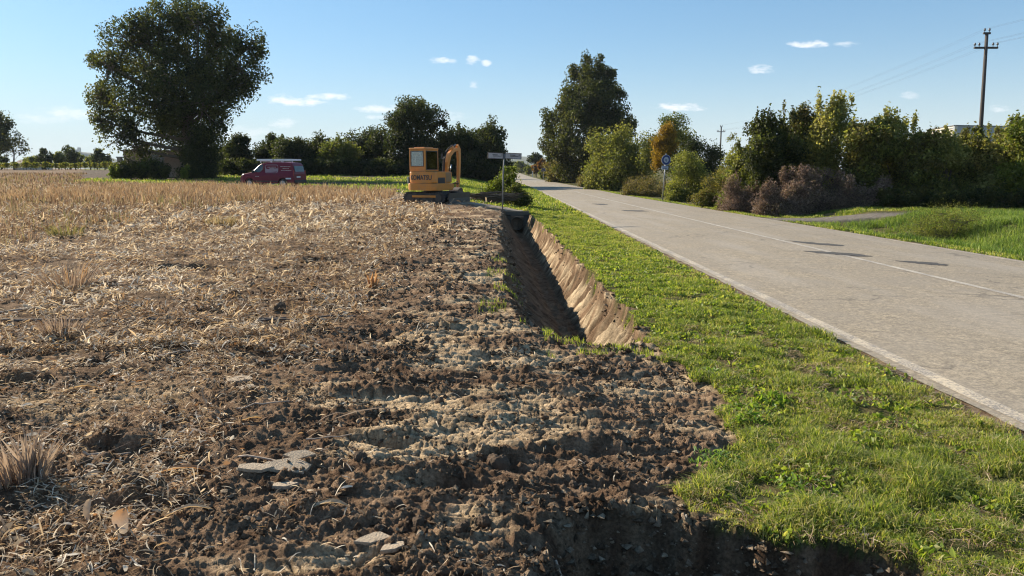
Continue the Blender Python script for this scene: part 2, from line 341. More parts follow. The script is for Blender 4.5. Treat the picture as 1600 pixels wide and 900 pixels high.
# ---------------------------------------------------------------- ground sheet
ys = [.6]
while ys[-1] < 3600:
    y = ys[-1]; ys.append(y+max(.006, .0027*y**1.12)*(1 if y > 2.4 else 2.5)*(1+max(0, y-60)*.02))
ys = np.array(ys); tt = np.linspace(-1.12, 1.12, 1350)
YY, TT = np.meshgrid(ys, tt, indexing='ij'); XX = TT*(YY+1.2)
zz, cc, _ = ground(XX.ravel(), YY.ravel())
V = np.stack([XX.ravel(), YY.ravel(), zz], 1); nr, nc = XX.shape
ii = (np.arange(nr-1)[:, None]*nc+np.arange(nc-1)[None]).ravel()
F = np.stack([ii, ii+1, ii+nc+1, ii+nc], 1)
print('ground verts', len(V))
tag(mesh_from('ground', V, [F], M_SOIL, cc, smooth=True), kind='structure')
# the land at and behind the camera, and far to the sides
def coarse(name, x0, x1, y0, y1, nx, ny):
    gx, gy = np.meshgrid(np.linspace(x0, x1, nx), np.linspace(y0, y1, ny)); z, c, _ = ground(gx.ravel(), gy.ravel())
    i = (np.arange(ny-1)[:, None]*nx+np.arange(nx-1)[None]).ravel()
    tag(mesh_from(name, np.stack([gx.ravel(), gy.ravel(), z-.02], 1), [np.stack([i, i+1, i+nx+1, i+nx], 1)], M_SOIL, c, True), kind='structure')
coarse('ground', -60, 60, -40, .62, 200, 80)

# ---------------------------------------------------------------- road
def strip(name, x0, x1, y0, y1, dz, mat, nx=8, wob=0.0, seed=0, step=1.0, kind='structure'):
    yy_ = np.concatenate([np.arange(y0, min(y1, 90), step), np.arange(max(y0, 90), y1, 6), [y1]]) if y1 > 90 else np.append(np.arange(y0, y1, step), y1)
    u = np.linspace(0, 1, nx); V_ = []
    for y in yy_:
        a_ = x0+wob*float(PN(seed+1)(np.array([y/.35]), np.array([.5]))[0]); b_ = x1+wob*float(PN(seed+2)(np.array([y/.3]), np.array([.5]))[0])
        for q in u:
            x = a_+(b_-a_)*q; V_.append((x+float(roadx(y)), y, float(zroad(y))+dz+.05*(1-((x-6.75)/3.35)**2)))
    ny = len(yy_); i = (np.arange(ny-1)[:, None]*nx+np.arange(nx-1)[None]).ravel()
    return tag(mesh_from(name, V_, [np.stack([i, i+1, i+nx+1, i+nx], 1)], mat, smooth=True), kind=kind)
m, t, o = new_mat('asphalt'); M_ASPH = m
p = t.new('ShaderNodeBsdfPrincipled'); g = t.new('ShaderNodeTexCoord').outputs['Object']
mp = t.new('ShaderNodeMapping'); t.link(g, mp.inputs[0]); mp.inputs['Scale'].default_value = (1, .12, 1)
n1 = t.noise(g, 38, 5, .8); n2 = t.noise(g, 1.1, 5, .6); n3 = t.noise(mp.outputs[0], 1.6, 4, .6)
n8 = t.noise(g, 13, 4, .8); c = t.mix(t.ramp(t.math('ADD', t.math('MULTIPLY', n1, .5), t.math('MULTIPLY', n8, .35)), .33, .60), (.16, .134, .098), (.54, .45, .32)); c = t.mix(t.ramp(n2, .3, .7, 0, .5), c, (.22, .195, .16)); c = t.mix(t.ramp(n3, .45, .7, 0, .4), c, (.33, .295, .25))
vo = t.new('ShaderNodeTexVoronoi', feature='DISTANCE_TO_EDGE'); mp2 = t.new('ShaderNodeMapping'); mp2.inputs['Scale'].default_value = (.16, .62, 1)
dn = t.new('ShaderNodeTexNoise'); dn.inputs['Scale'].default_value = 1.4; dn.inputs['Detail'].default_value = 5; t.link(g, dn.inputs['Vector'])
va = t.new('ShaderNodeVectorMath', operation='ADD'); vs_ = t.new('ShaderNodeVectorMath', operation='SCALE'); vs_.inputs['Scale'].default_value = .6
t.link(dn.outputs['Color'], vs_.inputs[0]); t.link(g, va.inputs[0]); t.link(vs_.outputs[0], va.inputs[1]); t.link(va.outputs[0], mp2.inputs[0])
t.link(mp2.outputs[0], vo.inputs['Vector']); vo.inputs['Scale'].default_value = 1.0
ck = t.math('MULTIPLY', t.ramp(vo.outputs['Distance'], .0, .014, 1, 0), t.ramp(t.noise(g, .5, 2, .5), .44, .54))
c = t.mix(t.math('MULTIPLY', ck, .5), c, (.05, .045, .04))
t.put(c, p.inputs['Base Color']); p.inputs['Roughness'].default_value = .82; p.inputs['Specular IOR Level'].default_value = .35
t.put(bump(t, n1, .006, .7), p.inputs['Normal']); t.link(p.outputs[0], o.inputs[0])
strip('road', RL-.03, RR+.05, -30, 620, 0, M_ASPH, 14, .035, 5, .25)
def paint(name, col, wear, thr):
    m, t, o = new_mat(name); p = t.new('ShaderNodeBsdfPrincipled'); g = t.new('ShaderNodeTexCoord').outputs['Object']
    n = t.noise(g, 40, 4, .7); n2 = t.noise(g, 3, 4, .6); n1 = t.noise(g, 75, 3, .7)
    c = t.mix(t.ramp(n1, .36, .66), (.14, .125, .11), (.40, .355, .295))
    c = t.mix(t.ramp(t.math('ADD', t.math('MULTIPLY', n, .6), t.math('MULTIPLY', n2, .4)), thr-.07, thr+.07, wear, 1), c, col)
    t.put(c, p.inputs['Base Color']); p.inputs['Roughness'].default_value = .7; t.link(p.outputs[0], o.inputs[0]); return m
M_LINE = paint('line_paint', (.54, .455, .325), .0, .53); M_WORN = paint('worn_line_paint', (.50, .45, .37), .1, .52)
strip('road_edge_line', 3.46, 3.59, -30, 600, .004, M_LINE, 3, .012, 21, .4)
strip('road_edge_line', 9.92, 10.02, -30, 600, .004, M_LINE, 3, .01, 25, .4)
strip('road_centre_line', 6.79, 6.91, -30, 600, .004, M_WORN, 3, .01, 29, .4)
M_PATCH = simple('fresh_patch', (.055, .052, .05), .9, dirt=.2, dscale=20, dirtcol=(.2, .18, .15), bmp=.006)
def patch(pts, label):
    rs = np.random.RandomState(len(pts)+int(pts[0][1]*10)); P_ = []
    n = len(pts)
    for i in range(n):
        a_, b_ = np.array(pts[i]), np.array(pts[(i+1) % n])
        for q in np.linspace(0, 1, 6)[:-1]: P_.append(a_+(b_-a_)*q+rs.normal(0, .05, 2))
    c_ = np.mean(P_, 0); P_ = [c_+(q-c_)*np.array([.85, .62]) for q in P_]; V_ = [(x, y, float(zroad(y))+.0045+.05*(1-((x-6.75)/3.35)**2)) for x, y in [c_]+P_]
    k = len(P_); F_ = [(0, 1+i, 1+(i+1) % k) for i in range(k)]
    o_ = mesh_from('road_patch', V_, [np.array(F_)], M_PATCH); tag(o_, kind='structure'); o_['label'] = label
patch([(6.95, 18.9), (7.5, 17.9), (7.95, 17.0), (7.75, 16.5), (7.2, 17.2), (6.98, 18.0)], 'dark ragged asphalt patch across the worn centre line')
patch([(6.25, 16.2), (6.9, 15.9), (7.35, 15.2), (7.45, 14.4), (7.05, 14.35), (6.7, 14.9), (6.45, 15.5)], 'dark asphalt patch with cracked edge left of the centre line')
patch([(7.35, 14.3), (7.9, 13.9), (8.15, 13.3), (7.95, 13.0), (7.7, 13.15), (7.5, 13.6)], 'small dark patch right of the centre line')
patch([(5.3, 36.0), (6.3, 35.2), (6.6, 33.6), (5.9, 33.4), (5.4, 34.2)], 'faded grey patch in the left lane far up the road')
patch([(4.8, 44.5), (5.6, 44), (5.8, 41.5), (5.1, 41.0)], 'faded grey patch beside the far left lane')

# ---------------------------------------------------------------- foliage builders
def rnd_dirs(rs, n):
    v = rs.normal(size=(n, 3)); return v/np.linalg.norm(v, axis=1)[:, None]
def leaves(C_, size, col, rs, asp=.55, up=0.0):
    n = len(C_); a_ = rnd_dirs(rs, n); a_[:, 2] -= up; a_ /= np.linalg.norm(a_, axis=1)[:, None]
    b_ = np.cross(a_, rnd_dirs(rs, n)); b_ /= np.linalg.norm(b_, axis=1)[:, None]+1e-9; nn = np.cross(a_, b_)
    s = np.asarray(size)[:, None]*.5
    V_ = np.stack([C_-a_*s, C_+b_*s*asp+nn*s*.18, C_+a_*s, C_-b_*s*asp+nn*s*.18], 1).reshape(-1, 3)
    i = np.arange(n)*4; F_ = np.stack([i, i+1, i+2, i+3], 1); return V_, F_, np.repeat(col, 4, 0)
class TB:                                # many tapered tubes gathered in one mesh
    def __init__(s): s.V = []; s.F = []; s.n = 0
    def tube(s, pts, rad, n=6):
        pts = np.asarray(pts, float); k = len(pts); t_ = np.gradient(pts, axis=0); t_ /= np.linalg.norm(t_, axis=1)[:, None]+1e-9
        ref = np.array([0, 0, 1.]) if abs(t_[0, 2]) < .8 else np.array([1., 0, 0]); a_ = np.cross(t_, ref); a_ /= np.linalg.norm(a_, axis=1)[:, None]+1e-9; b_ = np.cross(t_, a_)
        th = np.linspace(0, 2*np.pi, n, endpoint=False); rad = np.broadcast_to(rad, (k,))
        ring = pts[:, None]+rad[:, None, None]*(a_[:, None]*np.cos(th)[None, :, None]+b_[:, None]*np.sin(th)[None, :, None])
        s.V.append(ring.reshape(-1, 3)); i = np.arange(k-1)[:, None]*n; j = np.arange(n)[None]
        s.F.append((np.stack([i+j, i+(j+1) % n, i+n+(j+1) % n, i+n+j], -1).reshape(-1, 4)+s.n)); s.n += k*n
    def build(s, name, mat, parent=None): return mesh_from(name, np.concatenate(s.V), [np.concatenate(s.F)], mat, smooth=True, parent=parent)
def plant(name, label, cat, base, lobes, nleaf, leaf, cols, seed, group=None, trunk_r=.2, woody=('trunk', 'crown'), sub=14, sig=.24, asp=.55, trunk_top=None, fill=1.0, limbr=.35, mat=None, barkmat=None, shell=.45, stems=0, skirt=False):
    """lobes: world (x,y,z,rx,ry,rz); the crown is leaf clumps on limbs spread through the lobes"""
    rs = np.random.RandomState(seed); base = np.array(base, float); root = empty(name, base); tag(root, label, cat, group)
    if skirt and len(lobes):
        A_ = np.array(lobes, float); x0_, x1_ = (A_[:, 0]-A_[:, 3]*.7).min(), (A_[:, 0]+A_[:, 3]*.7).max(); hh_ = min(.55, (A_[:, 2].max()-base[2])*.35); q_ = max(2, int((x1_-x0_)/(hh_*1.3))+1)
        lobes = list(lobes)+[(x_, A_[:, 1].mean()+rs.uniform(-.3, .3), base[2]+hh_*.6, hh_*1.1, hh_*.9, hh_) for x_ in np.linspace(x0_+hh_*.5, x1_-hh_*.5, q_) for _ in range(2)]
    L = np.array(lobes, float); L[:, :3] -= base; wgt = (L[:, 3]*L[:, 5]*L[:, 4])**.72; wgt /= wgt.sum()
    T_ = TB(); top = np.array([L[:, 0].mean()*.5, L[:, 1].mean()*.5, trunk_top if trunk_top else L[:, 2].mean()])
    if trunk_r > 0:
        k = 6; q = np.linspace(0, 1, k)[:, None]; pts = q*top+rs.normal(0, trunk_r*.25, (k, 3))*np.sin(q*np.pi); pts[0, 2] = -.2
        T_.tube(pts, trunk_r*np.array([1.35, 1.05, .92, .8, .66, .5]), 9)
    CC = []; CS = []; CB = []
    for li, l in enumerate(L):
        s0 = top*(.55+.4*rs.rand()) if trunk_r > 0 else np.array([l[0]*.5, l[1]*.5, 0.0])
        if trunk_r > 0 and l[2] < s0[2]: s0 = top*max(.12, (l[2]-.2*l[5])/max(top[2], .1)*.7)
        mid = (s0+l[:3])/2+rs.normal(0, .12, 3)*l[3]; r0 = max(.012, trunk_r*limbr*(.6+.5*rs.rand())) if trunk_r > 0 else .02
        T_.tube([s0, mid, l[:3]], [r0, r0*.7, r0*.35], 6)
        ns = max(4, int(sub*(.6+.8*rs.rand())))
        d = rnd_dirs(rs, ns); rr = shell+(1-shell)*rs.rand(ns)**.6
        P_ = l[:3]+d*rr[:, None]*l[3:6]
        for c_ in P_[:ns if nleaf > 3000 else ns//2]: T_.tube([l[:3], (l[:3]+c_)/2+rs.normal(0, .06, 3)*l[3], c_], [r0*.35, r0*.25, r0*.10], 4)
        CC.append(P_); CS.append(np.repeat(l[3:6].reshape(1, 3), ns, 0)); CB.append(np.repeat(wgt[li]/ns, ns))
    for k in range(stems):
        a_ = rs.rand()*6.28; l = L[rs.randint(len(L))]; T_.tube([(math.cos(a_)*.1, math.sin(a_)*.1, 0), l[:3]*.5+rs.normal(0, .1, 3), l[:3]+rs.normal(0, .3, 3)*l[3:6]], [.02, .014, .006], 4)
    CC = np.concatenate(CC); CS = np.concatenate(CS); CB = np.concatenate(CB)*(.4+1.2*rs.rand(len(CC))); CB /= CB.sum()
    ci = rs.choice(len(CC), nleaf, p=CB); g_ = rs.normal(size=(nleaf, 3)); g_ *= np.minimum(1, 1.9/np.linalg.norm(g_, axis=1))[:, None]
    P_ = CC[ci]+g_*CS[ci]*sig*(.7+.6*rs.rand(len(CC)))[ci, None]
    zb = base[2]; low = P_[:, 2] < .03; P_[low, 2] = .03+rs.rand(low.sum())*.3
    cols = np.array(cols); cv = rs.rand(len(CC)); f_ = np.clip(cv[ci]*.75+.35*rs.rand(nleaf)-.05, 0, .999)*(len(cols)-1)
    i0 = f_.astype(int); col_ = cols[i0]+(cols[i0+1]-cols[i0])*(f_-i0)[:, None]; col_ = col_*(.75+.5*rs.rand(nleaf))[:, None]
    V_, F_, K_ = leaves(P_, leaf*(.6+.8*rs.rand(nleaf)), col_, rs, asp, .25)
    T_.build(woody[0], barkmat or M_BARK, root); mesh_from(woody[1], V_, [F_], mat or M_LEAF, K_, parent=root)
    return root
def plobes(L, Y, dep=1.0, seed=0, sq=1.0):     # lobes from (px, py, radius px) at distance Y
    rs = np.random.RandomState(seed+99); out_ = []
    for l in L:
        px, py, r = l[:3]; k = Y/FPX; c_ = PY(px, py, Y+rs.uniform(-1, 1)*r*k*dep*1.3); rv = (l[3] if len(l) > 3 else r)*k
        out_.append((c_[0], c_[1], c_[2], r*k, r*k*dep*1.1, rv*sq))
    return out_
DG = [(.022, .031, .013), (.040, .050, .018), (.080, .086, .028)]       # dark greens
MG = [(.06, .078, .022), (.13, .145, .04), (.28, .27, .075)]        # mid greens
YG = [(.08, .11, .02), (.13, .16, .03), (.20, .20, .04)]                # yellow greens
OL = [(.07, .068, .024), (.14, .12, .038), (.24, .19, .07)]             # olive
AU = [(.12, .09, .02), (.26, .16, .025), (.34, .20, .03)]               # autumn yellow
RB = [(.09, .066, .050), (.18, .125, .10), (.33, .245, .19)]           # reddish brown, dry
OR = [(.12, .06, .02), (.22, .09, .03), (.14, .11, .03)]
#__TREES__
# the great ivy-clad tree
BT = [(250,45,40),(310,38,38),(205,68,38),(350,70,34),(390,72,27),(376,110,36),(300,95,52),(235,110,52),(172,103,30),(160,150,22),(182,172,36),(190,212,32),
      (245,165,50),(315,160,50),(350,140,34),(300,205,42),(255,215,30),(215,232,22),(280,30,22),(335,40,24),(345,190,16),(405,85,14),(150,95,14),(160,190,18),(380,135,18),(225,50,25),(268,130,44),(330,115,40)]
bx = PY(308, 278, 85)
plant('walnut_tree', 'huge dark broad-crowned tree with ivy-covered trunk beside the small brick ruin', 'tree', (bx[0], 85, .5), plobes(BT, 85, .85, 1), 62000, .30, DG+[(.10, .10, .03)], 11, trunk_r=.75, trunk_top=9, sub=30, sig=.20, shell=.35)
iv = plobes([(300,262,20),(322,262,20),(312,240,22),(318,218,22),(325,248,16),(298,245,14),(310,275,22)], 83.5, .7, 3)
plant('ivy', 'dense dark ivy wrapping the great tree trunk down to the grass', 'ivy', (bx[0], 83.6, .5), iv, 22000, .20, DG, 12, trunk_r=0, woody=('stem', 'foliage'), sub=30, sig=.30)
hd = plobes([(190,266,12),(205,262,14),(222,263,14),(240,264,13),(256,266,10),(180,270,7)], 81, .8, 4)
plant('ivy_hedge', 'low hedge overgrown with dark ivy in front of the ruin', 'hedge', (PY(220, 278, 81)[0], 81, .5), hd, 14000, .19, DG+YG[:1], 13, trunk_r=0, woody=('stem', 'foliage'), sub=22, sig=.3)
ny = plobes([(287,272,6,9),(292,266,4,8)], 80, .8, 5)
plant('young_shrub', 'bright green young shoots at the foot of the great tree', 'shrub', (PY(288, 279, 80)[0], 80, .5), ny, 900, .22, YG, 14, trunk_r=0, woody=('stem', 'foliage'))
yb = plobes([(180,268,7,10),(176,274,6)], 80, .8, 6)
plant('young_shrub', 'yellow-green sapling at the left end of the ivy hedge', 'shrub', (PY(178, 279, 80)[0], 80, .5), yb, 900, .22, YG, 15, trunk_r=0, woody=('stem', 'foliage'))
# row of trees behind the van and the digger
ROW = [  # centre px, half width, top py, Y, label
 (345, 24, 226, 104, 'bushy dark tree right behind the great tree, first of the far row'),
 (378, 20, 213, 101, 'pointed dark tree left of the van in the far row'),
 (425, 21, 212, 103, 'narrow dark tree behind the front of the van'),
 (458, 26, 212, 99, 'rounded dark tree right behind the back of the van'),
 (492, 26, 215, 102, 'dark tree just right of the van in the far row'),
 (530, 24, 217, 97, 'lighter olive tree standing forward of the far row'),
 (560, 28, 207, 103, 'dark tree with twin tips midway along the far row'),
 (596, 26, 206, 100, 'dark tree left of the tallest one in the far row'),
 (692, 22, 205, 101, 'dark tree directly behind the digger arm'),
 (722, 24, 200, 99, 'dark tree between digger arm and street sign'),
 (768, 26, 190, 97, 'dark tree ending the far row beside the road'),
 (745, 22, 205, 103, 'rounded dark tree second from the road end of the far row')]
for k, (cx, hw, tp, Y, lb) in enumerate(ROW):
    rs = np.random.RandomState(k+40); by = 272; L_ = [(cx, tp+hw*.55, hw*.5, hw*.62)]
    for j in range(13):
        f_ = (j+.5)/13; yy_ = tp+hw*.7+(by-tp-hw*.9)*f_; L_.append((cx+rs.uniform(-.8, .8)*hw, yy_+rs.uniform(-4, 4), hw*rs.uniform(.45, .68)))
    for j in range(3): L_.append((cx+rs.uniform(-.9, .9)*hw, tp+rs.uniform(.1, .8)*hw, hw*.22, hw*.4))
    b_ = PY(cx, 270, Y); g0 = float(hbase(b_[0], Y))
    plant('field_tree', lb, 'tree', (b_[0], Y, g0), plobes(L_, Y, .9, k), 15000, .30, DG if k != 5 else MG[:2]+[OL[1]], 50+k, 'row of trees across the field', trunk_r=.16, sub=16, sig=.33, shell=.3, skirt=True)
L_ = [(650,178,26),(632,188,20),(672,186,20),(648,165,14),(662,168,13),(618,205,22),(640,210,26),(668,215,24),(690,195,9),(625,235,24),(655,240,26),(680,240,20),(612,188,9),(640,262,20),(665,262,20)]
b_ = PY(652, 270, 98); plant('tall_tree', 'tallest dark tree of the far row, rising above the digger cab', 'tree', (b_[0], 98, float(hbase(b_[0], 98))), plobes(L_, 98, .9, 77), 26000, .29, DG, 77, 'row of trees across the field', trunk_r=.3, sub=20, sig=.24, trunk_top=9)
for k, (cx, lb) in enumerate([(470, 'low dark bush at the foot of the far row behind the van roof'), (560, 'low dark bush at the foot of the far row right of the van'), (610, 'low dark bush at the foot of the far row left of the digger'), (720, 'low dark bush at the foot of the far row right of the digger'), (400, 'low dark bush at the foot of the far row left of the van')]):
    L_ = [(cx+q, 262+((q*7) % 5), 11) for q in range(-45, 46, 15)]; b_ = PY(cx, 271, 95)
    plant('hedge_bush', lb, 'bush', (b_[0], 95, float(hbase(b_[0], 95))), plobes(L_, 95, .9, k+7), 7000, .28, DG, 90+k, 'bushes under the row of trees', trunk_r=0, woody=('stem', 'foliage'), sub=12, sig=.3)
# trees far beyond, whose shade falls over the road
for k, (x, y, h, lb) in enumerate([(-9, 176, 8.5, 'dark tree beyond the far row, left of the road bend'), (-14, 186, 9, 'dark tree behind the end of the far row')]):
    L_ = [(x+a_, y+b_, h*.55+c_, 2.4, 2.4, 2.4) for a_, b_, c_ in ((0, 0, 2), (1.6, .5, 0), (-1.6, 0, 0), (0, -1, -1.2), (.8, 1, 1))]
    plant('far_tree', lb, 'tree', (x, y, float(hbase(x, y))), L_, 3500, .5, DG, 400+k, 'trees far along the road', trunk_r=.25)
# left distance
LF = [((-4,196,20),(2,212,16),(-12,225,22),(6,200,9),(-8,180,10)), ]
b_ = PY(-6, 262, 170); plant('far_tree', 'dark tree cut by the left edge above the vineyard', 'tree', (b_[0], 170, 1.2), plobes(LF[0], 170, .9, 1), 4200, .55, DG, 101, trunk_r=.3, group='trees beyond the vineyard')
b_ = PY(22, 262, 165)
plant('bare_tree', 'half-bare fan-shaped tree above the vineyard', 'tree', (b_[0], 165, 1.2), plobes([(22,226,16),(12,222,12),(34,224,11),(24,214,10),(8,236,9),(38,234,9)], 165, .9, 2), 900, .45, DG+OL, 102, trunk_r=.2, sub=34, sig=.22, trunk_top=3.6, group='trees beyond the vineyard')
for k, (cx, hw, tp, lb) in enumerate([(70, 13, 233, 'rounded far tree, first to the right of the half-bare tree'), (92, 9, 238, 'low far bush between two rounded trees over the vines'), (110, 16, 226, 'open-topped far tree left of the blue hill'),
        (118, 12, 238, 'dark dense far tree in front of the blue hill'), (152, 11, 231, 'slender dark far tree right of the blue hill'), (142, 9, 243, 'low far bush just under the blue hill'), (165, 10, 240, 'far bush at the left fringe of the great tree'), (48, 12, 245, 'low far bush right below the half-bare tree'), (2, 10, 244, 'low far bush at the left edge'), (345, 12, 250, 'far low bush right of the great trunk')]):
    Y = 190+k*4; by = 258; L_ = [(cx, tp+hw*.5, hw*.5), (cx-hw*.4, (tp+by)/2, hw*.55), (cx+hw*.4, (tp+by)/2, hw*.55), (cx, by-hw*.4, hw*.7), (cx-hw*.5, by-hw*.3, hw*.5), (cx+hw*.5, by-hw*.3, hw*.5)]
    b_ = PY(cx, 262, Y); plant('far_tree', lb, 'tree', (b_[0], Y, 1.1), plobes(L_, Y, .9, k), 2200, .5, MG if k % 2 else DG, 110+k, 'trees beyond the vineyard', trunk_r=.15, sub=10, sig=.28)
# along the right of the road
L_ = [(928,108,16),(905,128,22),(945,135,24),(920,160,34),(890,165,24),(955,175,26),(870,190,22),(905,205,36),(950,215,34),(875,225,26),(978,205,16),(890,250,26),(925,255,30),(965,250,24),(860,205,10),(915,95,7,12),(938,98,7,12),(895,112,8,12),(985,190,9),(955,115,9),(968,150,9),(862,240,12)]
b_ = PY(920, 285, 125); plant('poplar_tree', 'tall pointed dark tree at the right of the road', 'tree', (b_[0], 125, float(hbase(b_[0], 125))), plobes(L_, 125, .85, 8), 60000, .39, DG+[(.11, .105, .03)], 120, trunk_r=.38, trunk_top=13, sub=30, sig=.24)
def bush(name, label, cx, by, Y, L_, n, leaf, cols, seed, group='roadside bushes', **k):
    b = PY(cx, by, Y); n = int(n*1.35); kw = dict(trunk_r=.05, woody=('stem', 'foliage'), sub=22, sig=.34, trunk_top=.7, skirt=True, shell=.3); kw.update(k)
    return plant(name, label, 'bush' if 'tree' not in name else 'tree', (b[0], Y, float(hbase(b[0], Y))), plobes(L_, Y, .8, seed), n, leaf, cols, seed, group, **kw)
bush('roadside_bush', 'large rounded green bush below the tall pointed tree', 965, 297, 86, [(965,215,18),(945,235,24),(985,235,26),(965,255,32),(940,270,26),(990,268,26),(965,280,26),(1005,255,16),(930,280,16),(1002,280,18)], 26000, .23, MG+[(.10, .09, .03)], 130)
bush('roadside_bush', 'olive bush at the left foot of the tall pointed tree', 885, 288, 135, [(880,255,16),(870,268,16),(895,262,18),(905,275,16),(880,278,14),(866,275,8)], 12000, .32, OL+MG[:1], 131)
bush('roadside_bush', 'low grey-olive scrub between the road and the big rounded bush', 930, 292, 99, [(912,284,8),(925,285,9),(938,288,9),(912,280,7)], 6000, .18, OL+RB[1:2], 132)
bush('autumn_tree', 'yellow-leaved small tree behind the round blue sign', 1040, 280, 78, [(1042,208,12),(1032,222,13),(1035,238,12),(1029,253,10),(1046,226,11)], 6500, .19, AU, 133, skirt=False, trunk_r=.08, trunk_top=2.5)
bush('roadside_tree', 'green small tree behind the yellow one', 1055, 285, 82, [(1052,200,18),(1065,225,22),(1018,225,18),(1050,250,22),(1075,250,16),(1015,250,16),(1040,192,9)], 12000, .21, MG, 134, skirt=False, trunk_r=.1, trunk_top=2.5)
bush('roadside_bush', 'dark bush left of the far utility pole', 1098, 290, 76, [(1085,232,14),(1105,238,16),(1092,255,20),(1115,255,16),(1080,268,14),(1105,272,16),(1120,240,9)], 12000, .18, DG, 135)
bush('roadside_bush', 'green leafy bush right beside the round blue sign', 1072, 300, 52, [(1068,255,14),(1082,262,16),(1060,270,14),(1075,282,18),(1095,280,14),(1055,290,12),(1085,295,12),(1075,245,9)], 12000, .13, MG+YG[1:2], 136)
bush('roadside_bush', 'low weedy bush left of the round blue sign post', 1010, 300, 65, [(990,288,11),(1005,286,12),(1020,284,12),(1032,292,10),(980,292,8),(1045,296,9)], 8000, .10, OL+RB[1:2]+YG[:1], 137)
bush('bramble_bush', 'sprawling olive bramble right of the round blue sign', 1140, 315, 42, [(1110,290,14),(1130,282,17),(1155,278,18),(1120,302,14),(1145,298,18),(1170,295,18),(1190,282,14),(1100,304,9)], 15000, .10, OL+MG[:2], 138)
bush('roadside_bush', 'small bush with one tall thin shoot beside the far utility pole', 1146, 300, 60, [(1143,215,7),(1146,232,5),(1150,255,14),(1135,262,14),(1165,250,14),(1180,262,16),(1160,275,18)], 7000, .14, MG+OL, 139)
#__HEDGE__
HG = [(.10, .115, .035), (.24, .23, .07), (.48, .42, .17)]
HR = [ # px, half width, top, Y, colours, label
 (1205, 36, 178, 36.5, DG+MG[1:2], 'dark leafy tree at the left end of the roadside hedge'),
 (1165, 24, 225, 38, MG, 'low green shrub stepping down at the left end of the hedge'),
 (1255, 30, 170, 38, DG+OL, 'dark shrub between the first two tall shrubs of the hedge'),
 (1305, 36, 156, 37, HG, 'tallest light-leaved shrub of the roadside hedge'),
 (1355, 32, 188, 35.5, MG+OL, 'shrub with upright sprigs right of the tallest one'),
 (1400, 34, 178, 36.5, HG, 'pale-leaved shrub left of the white building'),
 (1440, 26, 206, 35, MG+OL, 'lower shrub in front of the lit end of the white building'),
 (1478, 28, 209, 35, HG, 'shrub standing in front of the white building corner'),
 (1520, 30, 207, 36, MG+OL, 'shrub at the foot of the near utility pole'),
 (1562, 30, 204, 35, HG+YG[1:2], 'yellow-green shrub right of the near utility pole'),
 (1606, 32, 186, 34, YG+MG[:1], 'bright yellow-green shrub cut by the right edge'),
 (1660, 40, 185, 34, MG, 'shrub continuing the hedge beyond the right edge')]
for k, (cx, hw, tp, Y, cs, lb) in enumerate(HR):
    rs = np.random.RandomState(k+140); by = 326; H_ = by-tp; L_ = [(cx+rs.uniform(-.2, .2)*hw, tp+hw*.75, hw*.55, hw*.7)]
    for j in range(16):
        f_ = (j+.5)/16; L_.append((cx+rs.uniform(-.85, .85)*hw, tp+hw*.8+(by-tp-hw*1.0)*f_, hw*rs.uniform(.48, .72)))
    for j in range(11): L_.append((cx+rs.uniform(-1, 1)*hw, tp+rs.uniform(.0, .9)*hw, hw*rs.uniform(.08, .16), hw*rs.uniform(.25, .5)))
    b_ = PY(cx, by, Y); plant('hedge_shrub', lb, 'shrub', (b_[0], Y, float(hbase(b_[0], Y))), plobes(L_, Y, .8, k), 30000, .14, cs, 150+k, 'shrubs of the roadside hedge', trunk_r=.07, woody=('stem', 'foliage'), sub=16, sig=.36, trunk_top=1.2, asp=.6, shell=.2, skirt=True)
DR = [(1180, 40, 268, 36, 'low purplish dry scrub nearest the round sign'), (1225, 32, 280, 33.5, 'purplish dry scrub bordering the driveway'), (1290, 36, 250, 33.8, 'tall reddish-brown dry bush before the tallest hedge shrub'),
      (1350, 32, 262, 33.3, 'reddish-brown dry bush right of the tall dry one'), (1250, 26, 258, 34.3, 'greyish dry scrub behind the driveway mouth')]
for k, (cx, hw, tp, Y, lb) in enumerate(DR):
    rs = np.random.RandomState(k+170); by = 328 if k else 322; L_ = []
    for j in range(26): L_.append((cx+rs.uniform(-1, 1)*hw*1.1, tp+hw*.3+(by-tp-hw*.4)*rs.rand()**.7, hw*rs.uniform(.15, .30), hw*rs.uniform(.25, .42)))
    b_ = PY(cx, by, Y); plant('dry_bush', lb, 'bush', (b_[0], Y, float(hbase(b_[0], Y))), plobes(L_, Y, .7, k), 18000, .105, RB+[OL[1]], 180+k, 'dry brown bushes in front of the hedge', trunk_r=.03, woody=('stem', 'foliage'), sub=22, sig=.42, trunk_top=.4, stems=60, mat=M_STRAW, skirt=True, shell=.1, asp=.4)
for k, (cx, hw, tp, Y, lb) in enumerate([(1420, 40, 290, 32.6, 'low dark bramble under the middle of the hedge'), (1500, 40, 288, 32.4, 'low dark bramble under the utility pole shrub'), (1580, 40, 292, 32.2, 'low dark bramble at the right end of the hedge foot')]):
    L_ = [(cx+q, 308+((q*13) % 9), 14) for q in range(-40, 41, 13)]; b_ = PY(cx, 329, Y)
    plant('bramble_bush', lb, 'bush', (b_[0], Y, float(hbase(b_[0], Y))), plobes(L_, Y, .7, k+30), 9000, .10, DG+OL[:2], 190+k, 'brambles at the hedge foot', skirt=True, trunk_r=.02, woody=('stem', 'foliage'), stems=25, trunk_top=.3)
